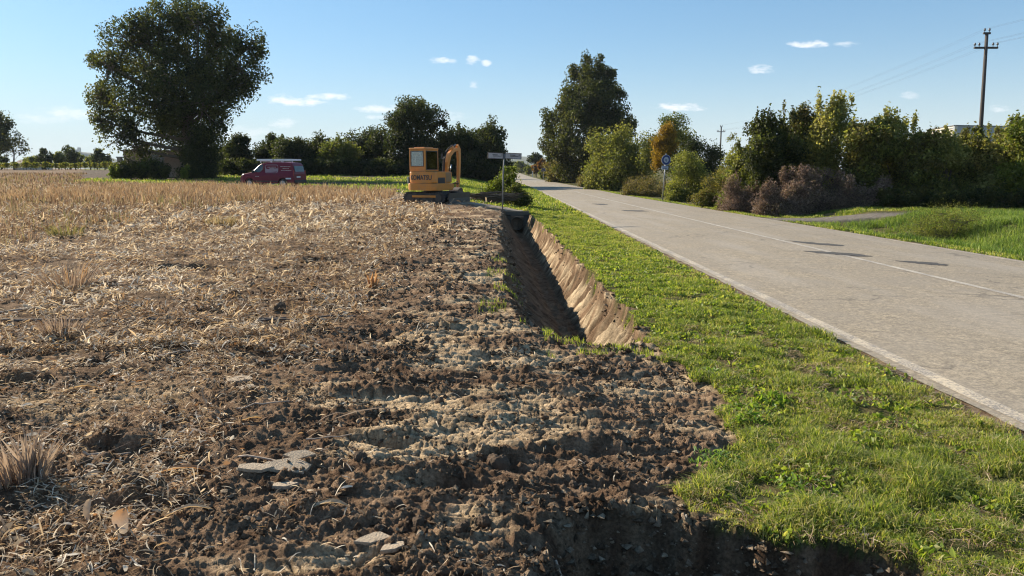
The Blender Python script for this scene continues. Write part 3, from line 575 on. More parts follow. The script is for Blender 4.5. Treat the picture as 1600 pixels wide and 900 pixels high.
b_ = (12.9, 22.0); plant('weed_clump', 'bushy green weeds with a reddish top beside the swale', 'weeds', (b_[0], b_[1], float(hbase(*b_))), [(12.3, 22, .0, .45, .4, .22), (12.8, 22, .05, .45, .4, .3), (13.3, 21.9, .1, .5, .4, .35), (13.7, 21.9, .1, .4, .4, .3), (13.1, 22.2, .3, .35, .3, .25)], 9000, .06, MG+YG[1:2], 200, trunk_r=0, woody=('stem', 'foliage'), stems=0, trunk_top=.1, asp=.3, skirt=True, sig=.6)
# beyond the bend of the road
FR = [(836, 246, 10, 260, DG, 'dark round-topped tree at the road bend'), (815, 258, 10, 440, MG, 'hazy green tree left of the dark round one'), (803, 260, 8, 650, MG, 'farthest hazy tree at the end of the road'),
      (848, 256, 8, 210, OR, 'orange bush right of the dark round tree'), (838, 262, 7, 228, OR+RB[:1], 'reddish bush beside the white roadside post'), (862, 258, 9, 170, AU[:2]+OL, 'yellowing bush where the road bends'), (850, 269, 7, 190, YG, 'pale green low bush at the inside of the bend'), (826, 264, 7, 300, MG, 'small green bush at the far road edge')]
for k, (cx, cy, r, Y, cs, lb) in enumerate(FR):
    L_ = [(cx, cy-r*.3, r*.55), (cx-r*.5, cy+r*.1, r*.6), (cx+r*.5, cy+r*.1, r*.6), (cx-r*.2, cy+r*.7, r*.6), (cx+r*.4, cy+r*.7, r*.5)]
    b_ = PY(cx, 274, Y); plant('far_bush', lb, 'bush', (b_[0], Y, float(hbase(b_[0], Y))), plobes(L_, Y, .9, k), 2500, .0018*Y+.08, cs, 210+k, 'bushes along the far road', trunk_r=.12, woody=('stem', 'foliage'))
# shrub by the sign, brush pile
bush('young_tree', 'bright yellow-green young tree behind the street sign', 792, 312, 37.5, [(786,282,9),(798,274,10),(790,270,8),(778,288,9),(800,290,9),(768,290,6),(802,265,5)], 6500, .12, YG, 220, group=None, trunk_top=1.2)
bush('roadside_bush', 'dark low bush at the foot of the bright young tree', 798, 315, 36, [(800,300,9),(808,292,8),(794,306,8),(812,304,8),(820,308,7)], 5000, .09, DG+MG, 221, group=None)
rs = np.random.RandomState(5); T_ = TB(); br = empty('brush_pile', (PY(765, 308, 35)[0], 35, float(hbase(-1.0, 35)))); tag(br, 'dark heap of cut branches on the grass between digger and street sign', 'brush pile')
for k in range(90):
    a_ = rs.uniform(-.5, .5); c_ = np.array([rs.uniform(-.9, 1.1), rs.uniform(-.4, .4), .08+.35*rs.rand()]); d_ = np.array([math.cos(a_), math.sin(a_)*.6, rs.uniform(-.15, .25)])*rs.uniform(.2, .8)
    T_.tube([c_-d_, c_+rs.normal(0, .05, 3), c_+d_], [.04*rs.rand()+.01, .03*rs.rand()+.01, .006], 5)
T_.build('branches', M_BARK, br)
#__END_TREES__

# ---------------------------------------------------------------- grass, straw, stubble (uncountable)
def blades(name, x, y, z, h, w_, col, rs, label, mat=M_GRASS, lean=.45, curl=.5, cat='grass'):
    n = len(x); az = rs.rand(n)*2*np.pi; fa = rs.rand(n)*2*np.pi; l = lean*(.2+rs.rand(n)); d = np.stack([np.cos(az), np.sin(az), 0*az], 1); s = np.stack([np.cos(fa), np.sin(fa), 0*fa], 1)
    B = np.stack([x, y, z], 1); up = np.array([0, 0, 1.]); hw = (w_*.5)[:, None]*s; H_ = h[:, None]
    m1 = B+H_*(.5*up+d*(l*.28)[:, None]); cu = (l*(1+curl*rs.rand(n)))[:, None]; t_ = B+H_*(up*np.clip(1-.45*cu, .25, 1)+d*cu*.85)
    V_ = np.stack([B-hw, B+hw, m1+hw*.85, m1-hw*.85, t_], 1).reshape(-1, 3); i = np.arange(n)*5
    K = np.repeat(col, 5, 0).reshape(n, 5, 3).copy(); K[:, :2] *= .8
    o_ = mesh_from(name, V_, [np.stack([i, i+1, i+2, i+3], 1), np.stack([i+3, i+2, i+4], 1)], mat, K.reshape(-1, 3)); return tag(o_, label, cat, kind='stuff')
def pickcol(cols, n, rs, noise=None, j=.3):
    cols = np.array(cols); f_ = rs.rand(n) if noise is None else np.clip(noise+.35*rs.normal(size=n), 0, .999)
    f_ = np.clip(f_, 0, .999)*(len(cols)-1); i = f_.astype(int); return (cols[i]+(cols[i+1]-cols[i])*(f_-i)[:, None])*(1-j*.5+j*rs.rand(n))[:, None]
GC = [(.078, .125, .026), (.17, .23, .04), (.29, .34, .065), (.38, .37, .13), (.48, .40, .23)]
rs = np.random.RandomState(71)
def scatter(x0, x1, y0, y1, n, rs, power=1.0):
    y = y0+(y1-y0)*rs.rand(n)**power; return rs.uniform(x0, x1, n), y
# verge: near, middle, far
for nm, y0, y1, n, h0, w0, pw, lb in (('near', 1.2, 9, 360000, .052, .0042, 1.25, 'short bright grass of the verge beside the near pit'), ('mid', 9, 31.5, 230000, .050, .009, 1.3, 'mown bright green grass between ditch and road'), ('far', 31.5, 110, 60000, .10, .035, 1.4, 'green roadside grass beyond the field track')):
    x, y = scatter(.6, 3.5, y0, y1, n, rs, pw)
    if nm == 'far': x = x-1.0*(rs.rand(n) < .5)*rs.rand(n)*4
    x = x+roadx(y); gzv, _, mm = ground(x, y); dn = fbm(x, y, .35, 3, 501); keep = ((mm['verge'] > .5) | ((nm == 'far') & (mm['track'] < .2) & (x < RL-.1+roadx(y)))) & (dn > -.62+.3*rs.rand(n)) & (rs.rand(n) > .6*ss(RL-.45, RL-.1, x-roadx(y)))
    x, y, z, dn = x[keep], y[keep], gzv[keep], dn[keep]; n = len(x); dd = fbm(x, y, 1.3, 3, 503); tall = np.clip(.8+1.0*dn+.6*dd, .35, 2.3)
    edge = 1+.6*np.exp(-((y-3.7)/.5)**2)*(nm == 'near')
    h = h0*tall*edge*(.5+rs.rand(n)); dryn = .36-.34*dd*.8+.10*(nm == 'near')*(1-ss(5, 9, y))+.25*np.exp(-((x-RL)/.35)**2)
    blades('grass', x, y, z-.004, h, w0*(.6+.8*rs.rand(n))*(1+.12*(y-y0)/(1 if nm == 'near' else 3)), pickcol(GC, n, rs, dryn), rs, lb, lean=.9 if nm == 'near' else .7)
# broad low leaves among the grass
x, y = scatter(1.0, 3.3, 2.6, 16, 22000, rs, 1.3); zv, _, mm = ground(x, y); k = (mm['verge'] > .6) & (fbm(x, y, .5, 2, 507) > .05); x, y, z = x[k], y[k], zv[k]; n = len(x)
V_, F_, K_ = leaves(np.stack([x, y, z+.02+.02*rs.rand(n)], 1), (.022+.03*rs.rand(n))*(1+y*.03), pickcol(GC[:4], n, rs, .35+0*x), rs, .6)
tag(mesh_from('clover_leaves', V_, [F_], M_GRASS, K_), 'small clover and dandelion leaves among the verge grass', 'clover', kind='stuff')
# dry dead stems lying in the near verge
def ribbons(name, x, y, z, L_, W_, col, rs, label, cat, mat=M_STRAW, lift=.012, tilt=.25, az=None):
    n = len(x); az = rs.rand(n)*2*np.pi if az is None else az; el = rs.normal(0, tilt, n); d = np.stack([np.cos(az)*np.cos(el), np.sin(az)*np.cos(el), np.sin(el)], 1)
    sd_ = np.stack([-np.sin(az), np.cos(az), rs.normal(0, .8, n)], 1); sd_ /= np.linalg.norm(sd_, axis=1)[:, None]; c_ = np.stack([x, y, z+lift*rs.rand(n)+np.abs(np.sin(el))*L_*.5], 1)
    bend = rs.normal(0, .18, n)[:, None]*sd_*L_[:, None]; arch = np.array([0, 0, 1.])*(rs.rand(n)*.15*L_)[:, None]; P = [c_-d*L_[:, None]*.5, c_-d*L_[:, None]*.15+bend*.5+arch, c_+d*L_[:, None]*.2+bend*.6+arch, c_+d*L_[:, None]*.5]
    ws = [.45, 1, .9, .15]; V_ = []
    for p_, q in zip(P, ws): V_ += [p_-sd_*(W_*.5*q)[:, None], p_+sd_*(W_*.5*q)[:, None]]
    V_ = np.stack(V_, 1).reshape(-1, 3); i = np.arange(n)*8; F_ = np.concatenate([np.stack([i+a_, i+a_+1, i+a_+3, i+a_+2], 1) for a_ in (0, 2, 4)])
    return tag(mesh_from(name, V_, [F_], mat, np.repeat(col, 8, 0)), label, cat, kind='stuff')
SC = [(.13, .085, .055), (.27, .18, .11), (.40, .30, .19), (.66, .54, .38), (.82, .74, .60)]
SO = [(.19, .10, .06), (.36, .20, .10), (.46, .32, .18)]
x, y = scatter(.9, 3.4, 2.4, 8, 26000, rs, 1.2); zv, _, mm = ground(x, y); k = (mm['verge'] > .5) & (fbm(x, y, .3, 2, 509) > .0); n = k.sum()
ribbons('dead_grass', x[k], y[k], zv[k]+.012, .03+.06*rs.rand(n), .002+.002*rs.rand(n), pickcol(SC[:4], n, rs), rs, 'dead tan stems tangled in the near verge grass', 'dead grass', tilt=.35)
# crushed maize straw over the field
def straw(name, y0, y1, xl, n, l0, w0, lb, th=-.05, cols=SC, pw=1.4, lift=.02, tilt=.28):
    x, y = scatter(0, 1, y0, y1, n, rs, pw); x = -.8-(xl+y*1.05)*rs.rand(n)**1.15; zv, _, mm = ground(x, y); n_ = fbm(x, y, .55, 3, 511); n2_ = fbm(x, y, 2.2, 2, 512)
    k = (rs.rand(len(x)) < np.clip(mm['straw']*(1.0+.5*n2_)*.95+.05, .05, 1)) & (n_+.25*rs.normal(size=len(x)) > th) & (mm['field_end'] < .5) & (pit_mask(x, y) < .02); x, y, z, n2_ = x[k], y[k], zv[k], n2_[k]; n = len(x); g_ = 1+y*.055
    # heaps run in low windrows parallel to the road
    z = z+.02*rs.rand(n)
    ribbons(name, x, y, z, (l0*(.35+rs.rand(n)**1.6*1.3))*g_**.35, w0*(.5+1.0*rs.rand(n)**2)*g_**.75, pickcol(cols, n, rs, .46+.3*n2_+.28*np.exp(-((x+5.2)/.45)**2)+.28*np.exp(-((x+7.1)/.45)**2)+.2*np.exp(-((x+9.6)/.6)**2)), rs, lb, 'straw', lift=lift, tilt=tilt)
straw('straw_litter', 2.2, 8, 2.2, 85000, .055, .006, 'broken pale maize straw strewn over the near soil', -.12, tilt=.4, lift=.03)
straw('straw_litter', 6.5, 20, 1.5, 95000, .085, .012, 'crushed tan maize straw matted on the field', -.12, tilt=.45, lift=.05)
straw('straw_litter', 18, 62, 1.5, 90000, .15, .020, 'crushed tan straw farther out on the field', -.22, pw=1.3, tilt=.45, lift=.06)
straw('leaf_litter', 2.3, 14, 2.2, 9000, .055, .013, 'orange-brown dry maize leaves scattered on the field', -.05, SO)
straw('husk_litter', 2.3, 30, 2.2, 16000, .05, .020, 'pale papery maize husks scattered on the field', -.05, SC[2:])
straw('stalk_litter', 3.2, 26, 2.2, 2600, .26, .010, 'long broken maize stalks lying about the field', -.1, [(.16, .11, .08), (.34, .25, .17), (.62, .52, .38)], lift=.05, tilt=.2)
straw('chaff', 2.1, 7, 1.2, 9000, .03, .004, 'fine chaff on the bare foreground soil', -.3)
x, y = scatter(-1.9, 1.0, 2.2, 28, 9000, rs, 1.5); zv, _, mm = ground(x, y); k = (fbm(x, y, .6, 3, 514) > .12) & (pit_mask(x, y) < .02) & (ditch_mask(x, y)[0] < .02); n = k.sum()
ribbons('straw_litter', x[k], y[k], zv[k], (.02+.07*rs.rand(n)**2)*(1+y[k]*.03), .003+.004*rs.rand(n)*(1+y[k]*.05), pickcol(SC, n, rs), rs, 'sparse bits of straw on the bare bank', 'straw', tilt=.2)
# standing stubble
def stubble(y0, y1, n, h0, w0, lb, x0=-11.0):
    x, y = scatter(0, 1, y0, y1, n, rs, 1.25); x = x0+1.0-(5+y*.95)*rs.rand(n); zv, _, mm = ground(x, y); lim = np.interp(y, [10, 17, 25, 38, 100], [-9.5, -10.6, -11.5, -9.5, -9.0])+1.4*fbm(x, y, 3, 2, 515)
    k = (x < lim) & (mm['field_end'] < .5) & (fbm(x, y, 1.2, 3, 516) > -.33); x, y, z = x[k], y[k], zv[k]; n = len(x); n_ = fbm(x, y, 2.5, 3, 517)
    cols = [(.08, .052, .04), (.17, .11, .075), (.30, .205, .135), (.42, .32, .21), (.22, .21, .09)]
    blades('stubble', x, y, z-.02, h0*(.35+rs.rand(n)*.9)*(1+.35*n_), w0*(.6+.8*rs.rand(n))*(1+y*.03), pickcol(cols, n, rs, .5+.5*n_), rs, lb, M_STRAW, lean=.28, cat='stubble')
stubble(12, 30, 36000, .30, .011, 'standing brown stubble on the left of the field')
stubble(28, 105, 52000, .36, .020, 'standing brown stubble towards the van and great tree')
x, y = scatter(-26, -3, 30, 60, 26000, rs, 1.0); zv, _, mm = ground(x, y); k = (mm['field_end'] < .7) & (fbm(x, y, 1.5, 2, 519) > -.2) & (x < np.interp(y, [30, 40, 60], [-5, -6, -10])) & (np.hypot((x+18)/4.2, (y-55)/2.2) > 1); n = k.sum()
blades('stubble', x[k], y[k], zv[k], .58*(.3+rs.rand(n)), .03*(.6+rs.rand(n)), pickcol([(.20, .13, .08), (.36, .25, .15), (.50, .38, .24)], n, rs), rs, 'sparse tan stubble before the van', M_STRAW, lean=.6, cat='stubble')
# green beyond the stubble, right bank, right verge
def green(x0, x1, y0, y1, n, h0, w0, lb, cond, cols=GC, pw=1.0, lean=.6):
    x, y = scatter(x0, x1, y0, y1, n, rs, pw); zv, _, mm = ground(x, y); k = cond(x, y, mm) & (fbm(x, y, 1.1, 2, 521) > -.3); x, y, z = x[k], y[k], zv[k]; n = len(x); n_ = fbm(x, y, 1.8, 3, 522)
    blades('grass', x, y, z-.01, h0*(.4+rs.rand(n))*(1+.5*n_), w0*(.6+.8*rs.rand(n)), pickcol(cols, n, rs, .35-.4*n_), rs, lb, lean=lean)
green(-6, 3, 31, 95, 60000, .22, .035, 'rough green grass between digger and road', lambda x, y, m: (m['track'] < .1) & (m['field_end'] > .5) & (x < RL+roadx(y)-.2) & (x > -5.5+.2*(y-31)*-1), pw=1.3)
def fieldgreen(x, y, m):
    s1 = fbm(x*.35, y, 4.0, 3, 303); b2 = (s1 < .1) & ~((np.abs(y-67-.1*x) < 3) & (x < -2) & (x > -38)); return b2 & (m['field_end'] > .6) & ~((x < -46) & (y > 60))
green(-60, -4, 42, 98, 70000, .20, .06, 'green strip of field beyond the stubble', fieldgreen)
green(10.2, 12.0, 8, 90, 60000, .08, .02, 'short grass edging the right side of the road', lambda x, y, m: (m['right'] > .5) & (m['drive'] < .2) & (x-roadx(y) < 11.6), pw=1.5)
green(11.2, 26, 9, 27.3, 230000, .26, .012, 'lush green grass on the bank right of the road', lambda x, y, m: (m['drive'] < .1) & (np.hypot((x-12.4)/1.0, (y-23.8)/1.9) > 1), [(.08, .14, .03), (.15, .23, .05), (.25, .33, .08), (.34, .38, .12)], lean=1.0)
green(12, 27, 30.4, 33, 24000, .12, .018, 'strip of grass between driveway and hedge', lambda x, y, m: m['drive'] < .1)
# ploughed clods, reeds and low growth far left
x, y = scatter(-.35, .2, 7.6, 30, 5000, rs, 1.2); zv, _, mm = ground(x, y); k = (fbm(x, y, .7, 2, 523) > .28) & (y < 14); n = k.sum()
blades('grass', x[k], y[k], zv[k], .05+.06*rs.rand(n), .006+0*x[k], pickcol(GC[:4], n, rs), rs, 'tufts of green grass on the left ditch rim')
x, y = scatter(.35, 1.35, 6.5, 7.7, 3500, rs); zv, _, mm = ground(x, y); k = (fbm(x, y, .3, 2, 524) > .12); n = k.sum()
blades('grass', x[k], y[k], zv[k], .03+.05*rs.rand(n), .005+0*x[k], pickcol(GC[:4], n, rs), rs, 'thin grass on the near lip of the ditch')

def crumbs(name, x0, x1, y0, y1, n, s0, lb, seed, th=.0):
    rs = np.random.RandomState(seed); x, y = scatter(x0, x1, y0, y1, n, rs, 1.4); k = (fbm(x, y*1.6, .6, 3, 530) > th+.12-.25*rs.rand(n)**2) & (ditch_mask(x, y)[0] < .3); x, y = x[k], y[k]; z, _, mm = ground(x, y); k = (mm['verge'] < .3) & (rs.rand(len(x)) > .7*mm['straw']); x, y, z = x[k], y[k], z[k]; n = len(x)
    s_ = s0*(.35+rs.rand(n)**3*1.9)*(1+.05*y); D = np.array([[1, 0, 0], [-1, 0, 0], [0, 1, 0], [0, -1, 0], [0, 0, 1], [0, 0, -1]], float)[None]*(1+.45*rs.normal(size=(n, 6, 1)).clip(-1, 1)); D = D+rs.normal(0, .22, (n, 6, 3)); a_ = rs.rand(n)*6.28; ca, sa = np.cos(a_)[:, None], np.sin(a_)[:, None]
    V_ = np.stack([D[..., 0]*ca-D[..., 1]*sa, D[..., 0]*sa+D[..., 1]*ca, D[..., 2]*.7], -1)*s_[:, None, None]*.5+np.stack([x, y, z+s_*.18], 1)[:, None]
    F_ = np.array([[0, 2, 4], [2, 1, 4], [1, 3, 4], [3, 0, 4], [2, 0, 5], [1, 2, 5], [3, 1, 5], [0, 3, 5]]); i = (np.arange(n)*6)[:, None, None]+F_[None]
    tag(mesh_from(name, V_.reshape(-1, 3), [i.reshape(-1, 3)], M_SOIL, np.repeat(pickcol([(.10, .068, .045), (.19, .135, .09), (.30, .225, .155), (.42, .33, .23)], n, rs, .35+0*x), 6, 0)), lb, 'crumbs', kind='stuff')
crumbs('soil_crumbs', -4.5, 1.75, 2.1, 6.5, 42000, .016, 'fine crumbs of earth over the scraped foreground', 1, .0)
crumbs('soil_crumbs', .05, 1.9, 2.3, 3.5, 9000, .020, 'crumbs and small stones on the walls of the near pit', 3, -.6)
crumbs('soil_crumbs', -4.0, 1.6, 6, 22, 26000, .026, 'crumbs of earth over the bank beside the ditch', 2)

# ---------------------------------------------------------------- loose clods, slabs, stalks as things
M_CLOD = simple('clod_soil', (.20, .14, .095), .95, dirt=.6, dscale=18, dirtcol=(.22, .165, .12), bmp=.012, spec=.2)
M_CLAY = simple('dry_clay', (.42, .335, .24), .9, dirt=.5, dscale=14, dirtcol=(.22, .17, .12), bmp=.008, spec=.2)
def clod_mesh(seed, flat=1.0):
    rs_ = np.random.RandomState(seed); b = bmesh.new(); bmesh.ops.create_icosphere(b, subdivisions=4, radius=.5); pa, pb, pc = PN(seed), PN(seed+1), PN(seed+2)
    st = rs_.uniform(.7, 1.3, 3)
    for v in b.verts:
        c_ = np.array(v.co); n_ = float(pa(np.array([c_[0]*3+c_[2]*2]), np.array([c_[1]*3-c_[2]*2]))[0])*.25+abs(float(pb(np.array([c_[0]*8+c_[2]*6]), np.array([c_[1]*8+c_[2]*5]))[0]))*.16+float(pc(np.array([c_[0]*19+c_[2]*13]), np.array([c_[1]*19]))[0])*.05
        v.co = Vector(c_*(1+n_)*st); v.co.z *= .72*flat
    me = bpy.data.meshes.new('clod'); b.to_mesh(me); b.free(); me.materials.append(M_CLOD); return me
CM = [clod_mesh(600+i) for i in range(6)]
rs = np.random.RandomState(9)
big = [(-1.95, 3.62, .12, 'large dark earth clod at the right of the near stalk clump'), (-.06, 4.05, .14, 'large pale-topped clod right of the two hollows'), (-.57, 3.40, .085, 'round earth clod left of the deeper hollow'),
       (-2.62, 8.3, .14, 'dark earth lump among the straw in the middle distance'), (-.42, 3.18, .07, 'fist-sized clod below the deeper hollow'), (-.12, 3.25, .08, 'crumbly clod in the small heap left of the pit'), (-.22, 3.14, .065, 'small clod at the front of the heap left of the pit'),
       (-.85, 4.0, .09, 'clod lying in the left hollow'), (.35, 3.75, .07, 'clod just behind the pit edge'), (-.5, 5.1, .09, 'dark clod on the pale cracked bank')]
for x, y, s, lb in big:
    o_ = bpy.data.objects.new('earth_clod', CM[rs.randint(6)]); COL.objects.link(o_); o_.location = (x, y, gz(x, y)+s*.12); o_.scale = (s, s, s); o_.rotation_euler = (rs.rand(), rs.rand(), rs.rand()*6); tag(o_, lb, 'clod', 'loose earth clods')
k = 0
while k < 150:
    y = 2.5+9*rs.rand()**2; x = rs.uniform(-2.2-.25*y, 1.2)
    if float(pit_mask(np.array([x]), np.array([y]))[0]) > .01 or (y > 6.6 and x > -.1): continue
    s = (.018+.035*rs.rand()**2)*(1+y*.06); o_ = bpy.data.objects.new('earth_clod', CM[rs.randint(6)]); COL.objects.link(o_); o_.location = (x, y, gz(x, y)+s*.2); o_.scale = (s*rs.uniform(.8, 1.3), s, s*rs.uniform(.7, 1))
    o_.rotation_euler = (rs.rand()*6, rs.rand()*6, rs.rand()*6); tag(o_, 'small dark crumb of earth lying loose on the scraped soil', 'clod', 'small loose clods'); k += 1
def slab(x, y, r, rot, tilt, lb, seed, th=.018):
    rs_ = np.random.RandomState(seed); n = 7; an = np.linspace(0, 2*np.pi, n, endpoint=False)+rs_.uniform(-.35, .35, n); rr = r*(.6+.6*rs_.rand(n)); pr = [(float(rr[i]*math.cos(an[i])*1.3), float(rr[i]*math.sin(an[i])*.75)) for i in range(n)]
    o_ = MB().prism(pr, -th/2, th/2, 'z', bev=.003).build('clay_slab', M_CLAY); o_.location = (x, y, gz(x, y)+th*.8+abs(math.sin(tilt))*r*.3); o_.rotation_euler = (tilt, rs_.normal(0, .08), rot); tag(o_, lb, 'clay slab', 'dried clay slabs')
slab(-1.22, 3.86, .12, .35, .12, 'large pale clay slab with raised right edge left of the hollows', 1); slab(-1.38, 3.80, .08, .1, .05, 'cracked pale clay slab left of the largest slab', 2); slab(-1.18, 3.66, .075, .3, -.1, 'grey clay slab just below the largest slab', 3)
slab(-1.20, 4.02, .07, .5, .2, 'thin clay slab tilted behind the largest slab', 4); slab(-.60, 3.05, .07, .1, .1, 'small pale clay slab near the bottom centre', 5); slab(-.50, 2.97, .05, .6, -.05, 'smallest clay slab near the bottom centre', 6); slab(-2.05, 5.5, .10, .2, .06, 'white-grey clay slab among the straw on the left', 7); slab(-1.95, 5.25, .08, 1, .04, 'second grey clay slab among the straw on the left', 8)
M_HUSK = leafy('husk', .3, .55, (1.2, 1.0, .7))
def curl_leaf(name, x, y, L_, W_, rot, up, cols, lb, cat, seed):
    rs_ = np.random.RandomState(seed); nu, nv = 12, 6; V_ = []; K = []
    for i in range(nu):
        u = i/(nu-1); wd = W_*math.sin(math.pi*min(1, .12+u*.88))**.6
        for j in range(nv):
            v = j/(nv-1)-.5; V_.append((L_*(u-.5)*math.cos(up), v*wd+.12*L_*math.sin(u*3), L_*(u if up > .1 else .12*math.sin(u*3.1))*math.sin(up) if up > .1 else .10*L_*math.sin(u*3.1)+.6*wd*v*v*2)); K.append(np.array(cols[0])*(1-u)+np.array(cols[1])*u)
            V_[-1] = (V_[-1][0]+rs_.normal(0, .001), V_[-1][1], V_[-1][2]+rs_.normal(0, .0015)+(.5*abs(v)*wd if up > .1 else 0))
    i, j = np.meshgrid(np.arange(nu-1), np.arange(nv-1), indexing='ij'); q = (i*nv+j).ravel(); o_ = mesh_from(name, V_, [np.stack([q, q+1, q+nv+1, q+nv], 1)], M_HUSK, np.array(K), True)
    o_.location = (x, y, gz(x, y)+.012); o_.rotation_euler = (0, 0, rot); tag(o_, lb, cat)
curl_leaf('dry_husk', -1.73, 3.10, .11, .07, 1.75, 1.15, ((.55, .52, .46), (.60, .32, .13)), 'upright white and orange dry husk at the lower left', 'dry leaf', 1)
curl_leaf('dry_leaf', -.86, 3.33, .20, .035, .05, 0, ((.52, .43, .30), (.42, .33, .22)), 'pale curled maize leaf lying near the bottom centre', 'dry leaf', 2)
curl_leaf('dry_leaf', -1.55, 3.35, .22, .03, .35, 0, ((.44, .36, .26), (.5, .42, .3)), 'long grey-tan leaf beside the white and orange husk', 'dry leaf', 3)
curl_leaf('dry_leaf', -1.75, 3.72, .42, .035, .1, 0, ((.50, .33, .18), (.34, .19, .10)), 'long rust-brown maize leaf lying across the lower left', 'dry leaf', 4)
curl_leaf('dry_leaf', -3.2, 5.35, .30, .05, .2, 0, ((.55, .45, .3), (.45, .33, .2)), 'broad pale leaf at the left edge above the stalk clump', 'dry leaf', 5)
curl_leaf('dry_leaf', -1.66, 4.6, .16, .035, .1, 0, ((.55, .42, .25), (.55, .38, .2)), 'yellowish dry leaf between the clay slabs', 'dry leaf', 6)
curl_leaf('dry_husk', -2.0, 3.30, .10, .04, 1.4, 1.2, ((.42, .36, .30), (.5, .40, .3)), 'grey upright husk left of the orange one', 'dry leaf', 7)
def clump(x, y, r, h, n, cols, lb, seed, lean=.35, w0=.008):
    rs_ = np.random.RandomState(seed); a_ = rs_.rand(n)*6.28; q = r*np.sqrt(rs_.rand(n)); bx_ = x+q*np.cos(a_); by_ = y+q*np.sin(a_); zz_ = gzs(bx_, by_)-.01
    hh = h*(.4+.6*rs_.rand(n)); dx = np.cos(a_)*lean*(q/r)+rs_.normal(0, .12, n); dy = np.sin(a_)*lean*(q/r)+rs_.normal(0, .12, n); fa = rs_.rand(n)*6.28; col_ = pickcol(cols, n, rs_)
    B = np.stack([bx_, by_, zz_], 1); T1 = B+np.stack([dx*hh*.5, dy*hh*.5, hh*.6], 1); T2 = T1+np.stack([dx*hh*.7, dy*hh*.7, hh*.38], 1); s_ = np.stack([np.cos(fa), np.sin(fa), 0*fa], 1)*(w0*(.4+rs_.rand(n)))[:, None]*.5
    V_ = np.stack([B-s_, B+s_, T1+s_*.9, T1-s_*.9, T2], 1).reshape(-1, 3); i = np.arange(n)*5; o_ = mesh_from('stalk_clump', V_, [np.stack([i, i+1, i+2, i+3], 1), np.stack([i+3, i+2, i+4], 1)], M_STRAW, np.repeat(col_, 5, 0)); tag(o_, lb, 'stalk clump', 'dry stalk clumps on the field')
GY = [(.20, .15, .12), (.32, .25, .20), (.42, .34, .27), (.24, .16, .11)]
clump(-2.60, 3.72, .12, .27, 170, GY, 'nearest grey stalk clump at the lower left edge', 1, w0=.011); clump(-2.52, 3.70, .04, .36, 40, GY[1:3], 'tall frayed stalk rising in the nearest clump', 2, .15, .018)
clump(-4.35, 7.0, .15, .26, 150, GY, 'grey fanned stalk clump at the left in the middle distance', 3, .7, .011); clump(-7.6, 19.6, .38, .36, 240, [(.2, .15, .07), (.38, .30, .15), (.46, .38, .22)], 'yellowish stalk clump standing alone between stubble and digger', 4, .5, .02)
clump(-6.0, 10.0, .25, .45, 130, GY+[(.45, .28, .13)], 'sparse tall clump left of centre in the straw', 5, .9, .012); clump(-10.2, 17.0, .35, .32, 160, [(.14, .15, .05), (.28, .26, .10), (.38, .28, .14)], 'greenish stalk clump at the edge of the standing stubble', 6, .5, .02)
clump(-1.85, 9.9, .05, .26, 30, [(.4, .22, .1), (.5, .3, .15)], 'single short orange stalk stump beside the bare bank', 7, .2, .03); clump(-3.05, 6.9, .12, .16, 70, GY, 'low grey stalk clump behind the pale slabs', 8, .8)
rs = np.random.RandomState(33)
STK = [(-3.9, 7.75, 3.0, .03, .016, 'long dark cane lying across the field, left piece'), (-2.5, 7.7, 1.7, .12, .013, 'long dark cane lying across the field, right piece'), (-1.35, 3.95, .42, -.35, .006, 'thin reddish stem lying over the clay slabs'), (-2.35, 4.1, .26, .9, .008, 'short whitish stalk leaning above the nearest clump'),
       (-2.95, 6.3, .35, 1.0, .009, 'whitish stalk lying below the fanned clump'), (-5.6, 8.2, .6, .5, .012, 'bleached stalk at the left edge in the middle distance'), (-1.1, 4.35, .3, .3, .005, 'thin stem below the left hollow'), (.30, 2.9, .30, -.9, .006, 'thin root lying in the pit'), (-1.7, 4.9, .35, .2, .006, 'slender brown stem in the scraped soil')]
for x, y, L_, a_, r, lb in STK:
    T_ = TB(); q = np.linspace(-.5, .5, 7); xs_ = x+q*L_*math.cos(a_); ys_ = y+q*L_*math.sin(a_); T_.tube(np.stack([xs_, ys_+rs.normal(0, .012, 7), gzs(xs_, ys_)+r+.01], 1), r*np.linspace(1.1, .7, 7), 7)
    o_ = T_.build('dry_stalk', simple('stalk_bark', (.10, .08, .07) if 'dark' in lb else (.42, .33, .25), .8, dirt=.4, dscale=15), None); tag(o_, lb, 'stalk', 'loose stalks on the field')
# leafy weeds at the verge edge
def weed(x, y, r, n, lb, seed, cols=YG, s=.045):
    rs_ = np.random.RandomState(seed); a_ = rs_.rand(n)*6.28; q = r*np.sqrt(rs_.rand(n)); X_ = x+q*np.cos(a_); Y_ = y+q*np.sin(a_); V_, F_, K_ = leaves(np.stack([X_, Y_, gzs(X_, Y_)+.02+.07*rs_.rand(n)*(1-q/r)], 1), s*(.5+rs_.rand(n)), pickcol(cols, n, rs_), rs_, .42)
    tag(mesh_from('leafy_weed', V_, [F_], M_GRASS, K_), lb, 'weed', 'leafy weeds on the verge')
WG = [(.09, .16, .03), (.16, .25, .04), (.24, .30, .06)]
weed(1.68, 4.95, .20, 130, 'bright leafy weed sprawling over the bare soil edge', 1, WG); weed(1.62, 4.72, .12, 70, 'small leafy weed at the front of the sprawling one', 2, WG); weed(1.22, 4.05, .18, 160, 'pale green weed patch at the corner above the pit', 3, [(.10, .17, .05), (.2, .28, .10)], .035)
weed(1.95, 5.2, .12, 60, 'leafy weed with broad blades inside the verge', 4, WG, .06); weed(1.66, 6.0, .10, 60, 'upright green weed at the soil corner of the verge', 5, WG, .05); weed(1.55, 3.7, .2, 120, 'green weed patch on the pit edge', 6, WG)

